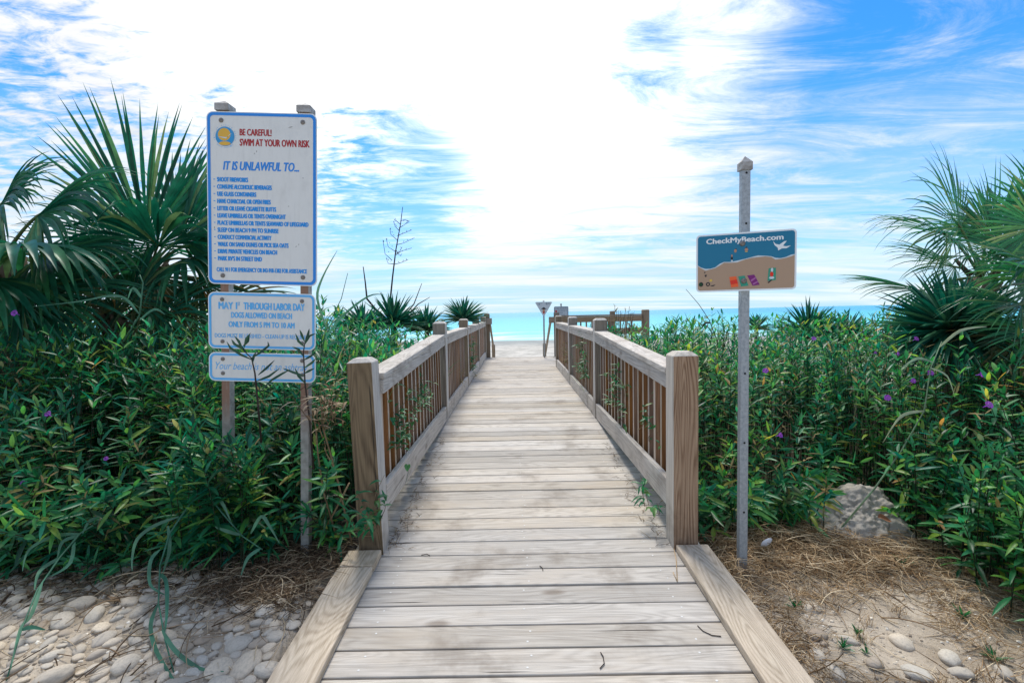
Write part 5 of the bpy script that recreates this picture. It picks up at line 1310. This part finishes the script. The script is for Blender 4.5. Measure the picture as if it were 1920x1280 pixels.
def rl(sgn, y, z): return tuple(wl(sgn*(PIN+0.03), y, z))
vine('railing_vine', rl(-1, 0.55, 0.45), 110, (0.05, 0.22, 0.2), 'green vine twisting through the first left balusters', up=0.45)
vine('railing_vine', rl(-1, 1.35, 0.55), 110, (0.05, 0.4, 0.25), 'thin leafy vine in the middle of the first left railing bay', 0.08, 0.014, up=0.4)
vine('railing_vine', rl(-1, 6.2, 0.3), 110, (0.08, 0.5, 0.2), 'leafy clump leaning through the left railing far along the walk', 0.12, 0.026, up=0.7)
vine('railing_vine', rl(-1, 4.4, 0.28), 50, (0.08, 0.35, 0.1), 'dry and green tangle over the kick board of the second left bay', 0.12, 0.012, 'dryweed', up=0.25)
vine('railing_vine', rl(1, 0.75, 0.40), 70, (0.06, 0.3, 0.2), 'green vine in the first right bay close to the pinkish front post', up=0.5)
vine('railing_vine', rl(1, 1.6, 0.5), 80, (0.06, 0.3, 0.2), 'bushy sprig poking through the middle of the first right bay', 0.09, 0.018, up=0.45)
vine('railing_vine', rl(1, 3.6, 0.45), 110, (0.08, 0.5, 0.2), 'large leafy sprig through the second right bay', 0.11, 0.022, up=0.6)
vine('railing_vine', rl(1, 5.6, 0.4), 70, (0.08, 0.6, 0.2), 'yellowish sprig through the third right bay', 0.1, 0.016, 'dryweed', up=0.5)
vine('kickboard_sprig', tuple(wl(0.74, 0.25, 0.12)), 26, (0.05, 0.12, 0.05), 'small green sprig growing over the right kick board near the front post', 0.075, 0.02, up=0.2)
vine('post_weed', tuple(P(690, 1000, 2.62)), 60, (0.10, 0.05, 0.1), 'green weeds at the outer foot of the left front post', 0.08, 0.02, up=0.35)
vine('dead_tangle', tuple(P(612, 800, 2.66)), 110, (0.07, 0.06, 0.14), 'tangle of dead brown leaves between the right sign leg and the left front post', 0.08, 0.011, 'litter', 0.3)
# heart-shaped leaf on the kick board
h_ = MB(); pts = [(0, -1), (0.5, -0.45), (0.9, 0.2), (0.8, 0.7), (0.4, 0.9), (0, 0.6), (-0.4, 0.9), (-0.8, 0.7), (-0.9, 0.2), (-0.5, -0.45)]
h_.add([(x*0.022, -0.004*abs(x), z*0.024) for x, z in pts]+[(0, 0.004, 0)], [(i, (i+1) % 10, 10) for i in range(10)], 0, True)
h_.tube([(0, 0.0, 0.014), (0.004, 0.01, -0.03), (-0.01, 0.02, -0.09)], 0.0012, 4)
o = h_.build('heart_leaf', M['ivy']); o.location = P(764, 876, 2.85); o.rotation_euler = (R(-20), 0, R(-10)); tag(o, 'single heart-shaped green leaf on the left kick board', 'leaf')

# ------------------------------------------------------------------ dry dune weeds by the landing
def dry_weed(px_, py_, Y_, h, label, n=16, mat='dryweed'):
    c = P(px_, py_, Y_); x, y = c.x, c.y; z = gz(x, y); root_z = z
    bag = Bag(); top = c.z-z
    k = n; a = rng.uniform(0, 6.283, k); b = np.zeros((k, 3)); b[:, :2] = rng.normal(0, 0.06, (k, 2))
    tip = b+np.stack([np.cos(a)*rng.uniform(0.05, 0.3, k), np.sin(a)*rng.uniform(0.05, 0.3, k), top*rng.uniform(0.6, 1.0, k)], 1)
    ts = np.linspace(0, 1, 7)[None, :, None]; pa = b[:, None]*(1-ts)+tip[:, None]*ts+np.sin(ts*5+a[:, None, None])*0.02*(1-ts)
    V, F = tubes_arrays(pa, np.tile(np.linspace(0.007, 0.003, 7), (k, 1)), 4); bag.add(V, F, 1)
    m = k*22; i = rng.integers(0, k, m); t = rng.uniform(0.25, 1, m)[:, None]; p = b[i]*(1-t)+tip[i]*t
    d = rng.normal(0, 1, (m, 3)); d[:, 2] = np.abs(d[:, 2])+0.3
    V, F = leaf_arrays(p, d, np.tile([0, 0, 1.0], (m, 1))+rng.normal(0, .2, (m, 3)), h*rng.uniform(0.5, 1.2, m), 0.012*rng.uniform(0.6, 1.5, m), rng.uniform(0, 0.8, m)); bag.add(V, F, 0)
    o = bag.build('dune_weed', [M[mat], M['stalk']]); o.location = (x, y, z); tag(o, label, 'weed', 'dry weeds along the right railing'); return o
for a_ in ((1130, 592, 9.6, 0.10, 'dry weed rising over the second right railing post'), (1160, 572, 9.2, 0.11, 'tall dry weed in front of the landing railing'), (1178, 600, 8.8, 0.10, 'brown weed covering the middle of the landing railing'),
           (1208, 625, 8.0, 0.12, 'yellowish weed at the foot of the round pile'), (1225, 640, 7.2, 0.12, 'weed beside the round pile, nearest to the railing')):
    dry_weed(*a_)
for a_ in ((1255, 610, 6.6, 0.10, 'sparse weed against the sea, left of the pinkish front post'), (1285, 600, 6.4, 0.10, 'branching weed against the sea above the pinkish front post'), (1310, 605, 6.1, 0.12, 'weed on the skyline right of the pinkish front post'),
           (1335, 615, 5.8, 0.12, 'weed nearest left of the galvanised post'), (1365, 612, 5.6, 0.13, 'brown-tipped weed directly left of the galvanised post'), (1420, 612, 6.0, 0.12, 'weed directly right of the galvanised post'), (1240, 655, 5.2, 0.12, 'low weed over the right top rail')):
    dry_weed(*a_, mat='weedgreen')

# ------------------------------------------------------------------ stones
def stone_mesh(seed):
    r_ = random.Random(seed); bm = bmesh.new(); bmesh.ops.create_icosphere(bm, subdivisions=3, radius=1.0)
    ax = [Vector((r_.uniform(-1, 1), r_.uniform(-1, 1), r_.uniform(-1, 1))).normalized() for _ in range(9)]
    cut = [r_.uniform(0.72, 1.0) for _ in ax]; fr = [r_.uniform(1.5, 3.5) for _ in range(6)]
    for v in bm.verts:
        n = v.co.normalized(); s_ = 1.0
        for a, c_ in zip(ax, cut):
            d = n.dot(a)
            if d*s_ > c_: s_ = s_*0.45+0.55*c_/d
        s_ *= 1+0.05*math.sin(fr[0]*n.x*2+fr[1])*math.cos(fr[2]*n.y*2+fr[3])+0.02*math.sin(9*n.z+7*n.x)
        v.co = n*s_
    me = bpy.data.meshes.new('stone'); bm.to_mesh(me); bm.free(); me.materials.append(M['stone'])
    me.polygons.foreach_set('use_smooth', [True]*len(me.polygons)); return me
SM = [stone_mesh(i) for i in range(9)]
placed = []
def stone(x, y, r, label, group, sink=0.35, flat_=0.55):
    o = bpy.data.objects.new('stone', rnd.choice(SM)); e = rnd.uniform(0.55, 0.9)
    o.scale = (r, r*e, r*flat_*rnd.uniform(0.55, 1.0)); o.rotation_euler = (rnd.uniform(-.2, .2), rnd.uniform(-.2, .2), rnd.uniform(0, 6.28))
    o.location = (x, y, gz(x, y)+o.scale.z*(1-2*sink)*0.6); link(o); tag(o, label, 'stone', group); return o
LABL = 'pale rounded stone half sunk in the sand left of the boardwalk'
tries = 0
while len(placed) < 285 and tries < 20000:
    tries += 1
    y = rnd.uniform(1.62, 2.66); x = rnd.uniform(-1.12*y-0.12, -1.0)
    dens2 = 1.0 if y < 2.35 else 0.35
    if rnd.random() > dens2 or (y > 2.3 and x > -1.45): continue
    r = rnd.choice((0.030, 0.036, 0.045, 0.055, 0.070, 0.036, 0.024)) * rnd.uniform(0.85, 1.2)*(1.0 if tries < 3000 else 0.75)
    if any((x-a)**2+(y-b)**2 < (0.72*(r+c_))**2 for a, b, c_ in placed): continue
    placed.append((x, y, r)); stone(x, y, r, LABL, 'stones left of the boardwalk', rnd.uniform(0.30, 0.6))
for px_, py_, r, lab in ((1532, 1228, 0.042, 'egg-shaped pale stone, largest of the right stones'), (1640, 1245, 0.045, 'round stone in dry grass, right of the egg-shaped one'), (1530, 1190, 0.050, 'flat buried stone above the egg-shaped one'),
    (1590, 1200, 0.042, 'flat stone right of the buried one in dry grass'), (1520, 1140, 0.045, 'sandy stone half way between sign post and egg-shaped stone'), (1475, 1250, 0.045, 'dark stone beside the right curb board'), (1565, 1262, 0.05, 'low grey stone at the bottom edge below the egg-shaped one'),
    (1690, 1205, 0.05, 'weathered flat stone among straw in the lower right'), (1780, 1235, 0.055, 'broad flat stone near the lower right corner'), (1800, 1262, 0.045, 'stone at the bottom edge near the right corner'), (1880, 1260, 0.05, 'stone in the lower right corner'), (1545, 1205, 0.028, 'small reddish stone above the egg-shaped one'), (1720, 1265, 0.06, 'long pale stone at the bottom edge on the right')):
    d = CR @ Vector(((px_-960)/FPX, -(py_-640)/FPX, -1)); tt_ = (-0.19-EYE)/d.z
    for _ in range(6): tt_ = (gz(d.x*tt_, d.y*tt_)-EYE)/d.z
    stone(d.x*tt_, d.y*tt_, r, lab, 'stones right of the boardwalk', 0.38)
# the grey rock and its leaf
bm = bmesh.new(); bmesh.ops.create_icosphere(bm, subdivisions=6, radius=1.0); r_ = random.Random(5)
pl = [(Vector((0.1, -0.75, 0.62)).normalized(), 0.60), (Vector((-0.75, -0.35, 0.6)).normalized(), 0.62), (Vector((0.85, -0.3, 0.5)).normalized(), 0.66), (Vector((0.3, 0.2, 1)).normalized(), 0.80), (Vector((-0.5, 0.3, 0.9)).normalized(), 0.74), (Vector((0, 1, 0.1)), 0.8)]
from mathutils import noise as mno
for v in bm.verts:
    n = v.co.normalized(); s_ = 1.0
    for a, c_ in pl:
        d = n.dot(a)
        if d*s_ > c_: s_ = c_/d*0.92+s_*0.08
    s_ += 0.07*mno.fractal(n*2.2, 1.0, 2.0, 5)+0.035*mno.fractal(n*9, 1.0, 2.0, 4)
    v.co = n*s_
me = bpy.data.meshes.new('rock'); bm.to_mesh(me); bm.free(); me.materials.append(M['rock']); me.polygons.foreach_set('use_smooth', [True]*len(me.polygons))
rk = bpy.data.objects.new('rock', me); c = P(1632, 985, 2.92); rk.location = (c.x, c.y+0.08, gz(c.x, c.y)+0.05); rk.scale = (0.32, 0.25, 0.265); link(rk)
tag(rk, 'large angular grey rock at the foot of the right thicket', 'rock')
def curled_leaf(loc, L, W_, rot, label, mat='brownleaf'):
    m_ = MB(); pts = [Vector((L*(t-0.5), 0.01*math.sin(t*5), 0.02*L*10*(t-0.5)**2)) for t in np.linspace(0, 1, 7)]
    m_.ribbon(pts, [W_*max(0.06, math.sin(math.pi*(0.04+0.92*i/6))) for i in range(7)], fold=0.45)
    o = m_.build('fallen_leaf', M[mat]); o.location = loc; o.rotation_euler = rot; tag(o, label, 'leaf'); return o
curled_leaf(P(1656, 972, 2.70), 0.11, 0.035, (R(50), R(15), R(20)), 'curled reddish-brown leaf lying on the grey rock')
# white shell by the post
m_ = MB(); ring_ = []
for j in range(5):
    for i in range(13):
        a = R(-95+190*i/12); r_ = 0.036*j/4
        ring_.append((r_*math.sin(a)*1.05, 0.016*(1-(j/4)**2)+0.0012*(i % 2)*j/4, r_*math.cos(a)*0.9-0.012))
m_.add(ring_, [(13*j+i, 13*j+i+1, 13*j+i+14, 13*j+i+13) for j in range(4) for i in range(12)], 0, True)
o = m_.build('seashell', M['shell']); o.location = P(1436, 1014, 2.72)+Vector((0, 0, 0.0)); o.rotation_euler = (R(-25), R(25), R(185)); sld = o.modifiers.new('thickness', 'SOLIDIFY'); sld.thickness = 0.003
tag(o, 'white shell fragment on dark litter right of the galvanised post', 'shell')

# ------------------------------------------------------------------ straw, litter, weeds
def strands(bag, n, fx, L0, L1, w, mi=0, lift=0.03):
    x, y = fx(n); n = len(x)
    b = np.stack([x, y, ground_z(x, y)+0.004+rng.uniform(0, lift, n)], 1)
    az = rng.uniform(0, 6.283, n); L = rng.uniform(L0, L1, n); el = rng.normal(0.12, 0.28, n)
    d = np.stack([np.cos(az)*np.cos(el), np.sin(az)*np.cos(el), np.sin(el)], 1)
    ts = np.linspace(0, 1, 5)[None, :, None]
    sd = unit(np.cross(d, np.array([0, 0, 1.0]))); cv = rng.normal(0, 0.35, (n, 1, 1))
    c = b[:, None]+d[:, None]*L[:, None, None]*ts+sd[:, None]*cv*L[:, None, None]*ts*ts
    c[..., 2] = np.maximum(c[..., 2]-np.abs(el)[:, None]*L[:, None]*0.8*(ts[..., 0]**2), ground_z(c[..., 0], c[..., 1])+0.003)
    V, F = tubes_arrays(c, (w*rng.uniform(0.6, 1.3, n))[:, None]*np.array([1, 1, 0.9, 0.8, 0.4])[None, :], 3); bag.add(V, F, mi)
def region(x0, x1, y0, y1, dens):
    def f(n):
        x = rng.uniform(x0, x1, n); y = rng.uniform(y0, y1, n); q = rng.random(n) < dens(x, y); return x[q], y[q]
    return f
bag = Bag()
dR = lambda x, y: np.clip(0.36+0.9*sstep(2.0, 2.7, y)+0.9*np.sin(4.1*x+1)*np.sin(5.3*y)+0.5*np.sin(9*x)*np.sin(8*y+1), 0, 1)*(x > 1.02)
strands(bag, 11000, region(1.02, 2.9, 1.35, 3.05, dR), 0.04, 0.16, 0.0016)
strands(bag, 1700, region(1.02, 2.5, 2.45, 3.05, lambda x, y: np.ones_like(x)), 0.05, 0.22, 0.0017, 0, 0.07)
strands(bag, 60, region(1.05, 2.6, 1.5, 2.8, lambda x, y: np.ones_like(x)), 0.2, 0.4, 0.0026, 0, 0.03)
# dry bunch grass standing in small tufts
tx = rng.uniform(1.1, 2.5, 46); ty = rng.uniform(1.5, 2.9, 46)
ii = rng.integers(0, 46, 1300); x = tx[ii]+rng.normal(0, 0.02, 1300); y = ty[ii]+rng.normal(0, 0.02, 1300)
a = rng.uniform(0, 6.283, 1300); r_ = rng.uniform(0.01, 0.07, 1300)
V, F = grass_arrays(np.stack([x, y, ground_z(x, y)], 1), rng.uniform(0.02, 0.075, 1300), np.stack([np.cos(a)*r_, np.sin(a)*r_], 1), 0.0024*np.ones(1300), rng, 0.4, 5); bag.add(V, F, 0)
o = bag.build('dry_grass', [M['straw']]); tag(o, 'matted dry straw-coloured grass on the sand right of the boardwalk', 'dry grass', kind='stuff')
bag = Bag()
dL = lambda x, y: np.clip(sstep(2.15, 2.5, y+0.25*sstep(-1.6, -1.0, x))+0.06, 0, 1)
strands(bag, 4200, region(-3.2, -1.0, 1.6, 2.95, dL), 0.03, 0.13, 0.0017)
strands(bag, 1500, region(-1.6, -0.98, 2.2, 2.9, lambda x, y: np.ones_like(x)), 0.05, 0.2, 0.0018, 0, 0.05)
strands(bag, 70, region(-2.2, -1.02, 1.6, 2.6, lambda x, y: np.ones_like(x)), 0.12, 0.35, 0.0028, 0, 0.03)
# dead leaves
n = 900; x = rng.uniform(-3.2, -1.0, n); y = rng.uniform(2.25, 3.2, n); d = rng.normal(0, 1, (n, 3)); d[:, 2] *= 0.25
V, F = leaf_arrays(np.stack([x, y, ground_z(x, y)+0.015], 1), d, np.tile([0, 0, 1.0], (n, 1)), rng.uniform(0.04, 0.11, n), rng.uniform(0.008, 0.02, n), rng.uniform(0, 0.3, n)); bag.add(V, F, 0)
o = bag.build('dry_litter', [M['litter']]); tag(o, 'dark brown twigs and dead leaves under the left thicket', 'litter', kind='stuff')
bag = Bag()
n = 1200; x = rng.uniform(1.0, 4.0, n); y = rng.uniform(2.6, 3.9, n); d = rng.normal(0, 1, (n, 3)); d[:, 2] *= 0.25
q = y > 2.6+0*x; V, F = leaf_arrays(np.stack([x, y, ground_z(x, y)+0.015], 1)[q], d[q], np.tile([0, 0, 1.0], (n, 1))[q], rng.uniform(0.04, 0.1, n)[q], rng.uniform(0.008, 0.02, n)[q], rng.uniform(0, 0.3, n)[q]); bag.add(V, F, 0)
# debris caught along the kick boards
for sgn, cnt in ((-1, 260), (1, 170)):
    y = rng.uniform(0.05, 2.4, cnt)**1.0; y = 2.45-y if False else y; xx = sgn*(0.815-np.abs(rng.normal(0, 0.045, cnt)))
    q = rng.random(cnt) < np.clip(1.1-y/2.2, 0.12, 1); xx, y = xx[q], y[q]
    w_ = np.array([tuple(wl(a, b, deck_z(b)+0.004)) for a, b in zip(xx, y)]); k = len(w_)
    az = rng.uniform(0, 6.28, k); L = rng.uniform(0.03, 0.14, k); el = rng.uniform(0.0, 0.5, k)
    d = np.stack([np.cos(az)*np.cos(el)*0.6, np.sin(az)*np.cos(el), np.sin(el)], 1); ts = np.linspace(0, 1, 5)[None, :, None]
    c = w_[:, None]+d[:, None]*L[:, None, None]*ts; c[..., 2] -= (ts[..., 0]**2)*(el*L)[:, None]*0.7
    V, F = tubes_arrays(c, np.tile(np.array([1, 1, .9, .7, .4])*0.0015, (k, 1)), 3); bag.add(V, F, 0)
o = bag.build('dry_litter', [M['litter']]); tag(o, 'brown plant debris along the kick boards and under the right thicket', 'litter', kind='stuff')

def grit(n, x0, x1, y0, y1, label, r0, r1, keep=None):
    x = rng.uniform(x0, x1, n); y = rng.uniform(y0, y1, n)
    if keep is not None: q = keep(x, y); x, y = x[q], y[q]
    n = len(x); base = np.array([[-1, -1, -1], [1, -1, -1], [1, 1, -1], [-1, 1, -1], [-.6, -.6, .8], [.6, -.6, .8], [.6, .6, .8], [-.6, .6, .8]], float)
    r = (r0+(r1-r0)*rng.random(n)**3)[:, None, None]; a = rng.uniform(0, 6.283, n)
    V = (base[None]*rng.uniform(0.55, 1.25, (n, 8, 3)))*r*np.array([1, 0.75, 0.5])
    ca, sa = np.cos(a)[:, None], np.sin(a)[:, None]
    V = np.stack([V[..., 0]*ca-V[..., 1]*sa, V[..., 0]*sa+V[..., 1]*ca, V[..., 2]], -1)+np.stack([x, y, ground_z(x, y)+0.001], 1)[:, None]
    fq = np.array([[0, 1, 5, 4], [1, 2, 6, 5], [2, 3, 7, 6], [3, 0, 4, 7], [4, 5, 6, 7], [3, 2, 1, 0]])
    F = (np.arange(n)*8)[:, None, None]+fq[None]
    b_ = Bag(); b_.add(V.reshape(-1, 3), F.reshape(-1, 4)); o = b_.build('gravel', [M['grit']]); tag(o, label, 'gravel', kind='stuff')
M['grit'] = leafmat('grit_chips', [(0, (0.16, 0.13, 0.10)), (0.3, (0.36, 0.31, 0.25)), (0.7, (0.52, 0.46, 0.37)), (1, (0.72, 0.68, 0.6))], 0.0, 0.9, 0.1)
grit(5200, -3.2, -1.02, 1.5, 2.7, 'fine broken shell and grit between the stones left of the boardwalk', 0.002, 0.012)
grit(4200, 1.02, 3.0, 1.35, 3.0, 'fine shell grit and gravel among the straw right of the boardwalk', 0.0018, 0.012)
def weed(px_, py_, label, n=14, L=0.06):
    d = CR @ Vector(((px_-960)/FPX, -(py_-640)/FPX, -1)); t = (-0.15-EYE)/d.z
    for _ in range(6): t = (gz(d.x*t, d.y*t)-EYE)/d.z
    x, y = d.x*t, d.y*t; bag = Bag(); az = rng.uniform(0, 6.28, n); el = rng.uniform(0.4, 1.3, n)
    dd = np.stack([np.cos(az)*np.cos(el), np.sin(az)*np.cos(el), np.sin(el)], 1)
    V, F = leaf_arrays(np.zeros((n, 3))+dd*0.004, dd, np.tile([0.1, 0, 1.0], (n, 1)), L*rng.uniform(0.5, 1.2, n), 0.010*rng.uniform(0.6, 1.3, n), rng.uniform(0, 0.4, n)); bag.add(V, F, 0)
    o = bag.build('sand_weed', [M['ivy']]); o.location = (x, y, gz(x, y)); tag(o, label, 'weed', 'green weeds on the bare sand'); return o
for a_ in ((1490, 1140, 'small green weed nearest to the galvanised post base'), (1690, 1060, 'thin green weed in front of the grey rock', 10, 0.09), (1805, 1160, 'largest green weed on the sand at right', 22, 0.07), (1608, 1192, 'green weed above the round stone on the right'),
           (1580, 1215, 'flat green weed right of the egg-shaped stone'), (1862, 1235, 'green weed near the lower right corner', 20, 0.06), (1625, 1225, 'tiny weed just above the round stone on the right', 9, 0.04), (478, 1085, 'round-leaved green weed on the dark litter at left', 12, 0.07)):
    weed(*a_)
# twigs on the planks
for pts, lab in ((([(1125, 1252), (1133, 1243), (1131, 1230), (1126, 1222)]), 'curved dark twig on the fourth plank from the bottom'), ([(1308, 1172), (1318, 1182), (1335, 1190), (1352, 1192)], 'thin curved twig beside the right curb board'), ([(1012, 1060), (1017, 1064), (1018, 1069)], 'tiny dark twig on the centre of the planks'),
                 ([(790, 1040), (800, 1038), (806, 1041)], 'small dark splinter in the open plank gap near the left post'), ([(1262, 1072), (1270, 1090), (1268, 1050), (1262, 1020)], 'pale straw beside the right front post')):
    w3 = []
    for x, y in pts:
        d = CR @ Vector(((x-960)/FPX, -(y-640)/FPX, -1)); t = 1.0
        for _ in range(12): t = (deck_z(d.y*t-2.65)+0.006-EYE)/d.z
        w3.append(Vector((0, 0, EYE))+d*t)
    m_ = MB(); m_.tube([q-w3[0] for q in w3], 0.0022, 5); o = m_.build('twig', M['straw'] if 'pale' in lab else M['stalk']); o.location = w3[0]; tag(o, lab, 'twig')
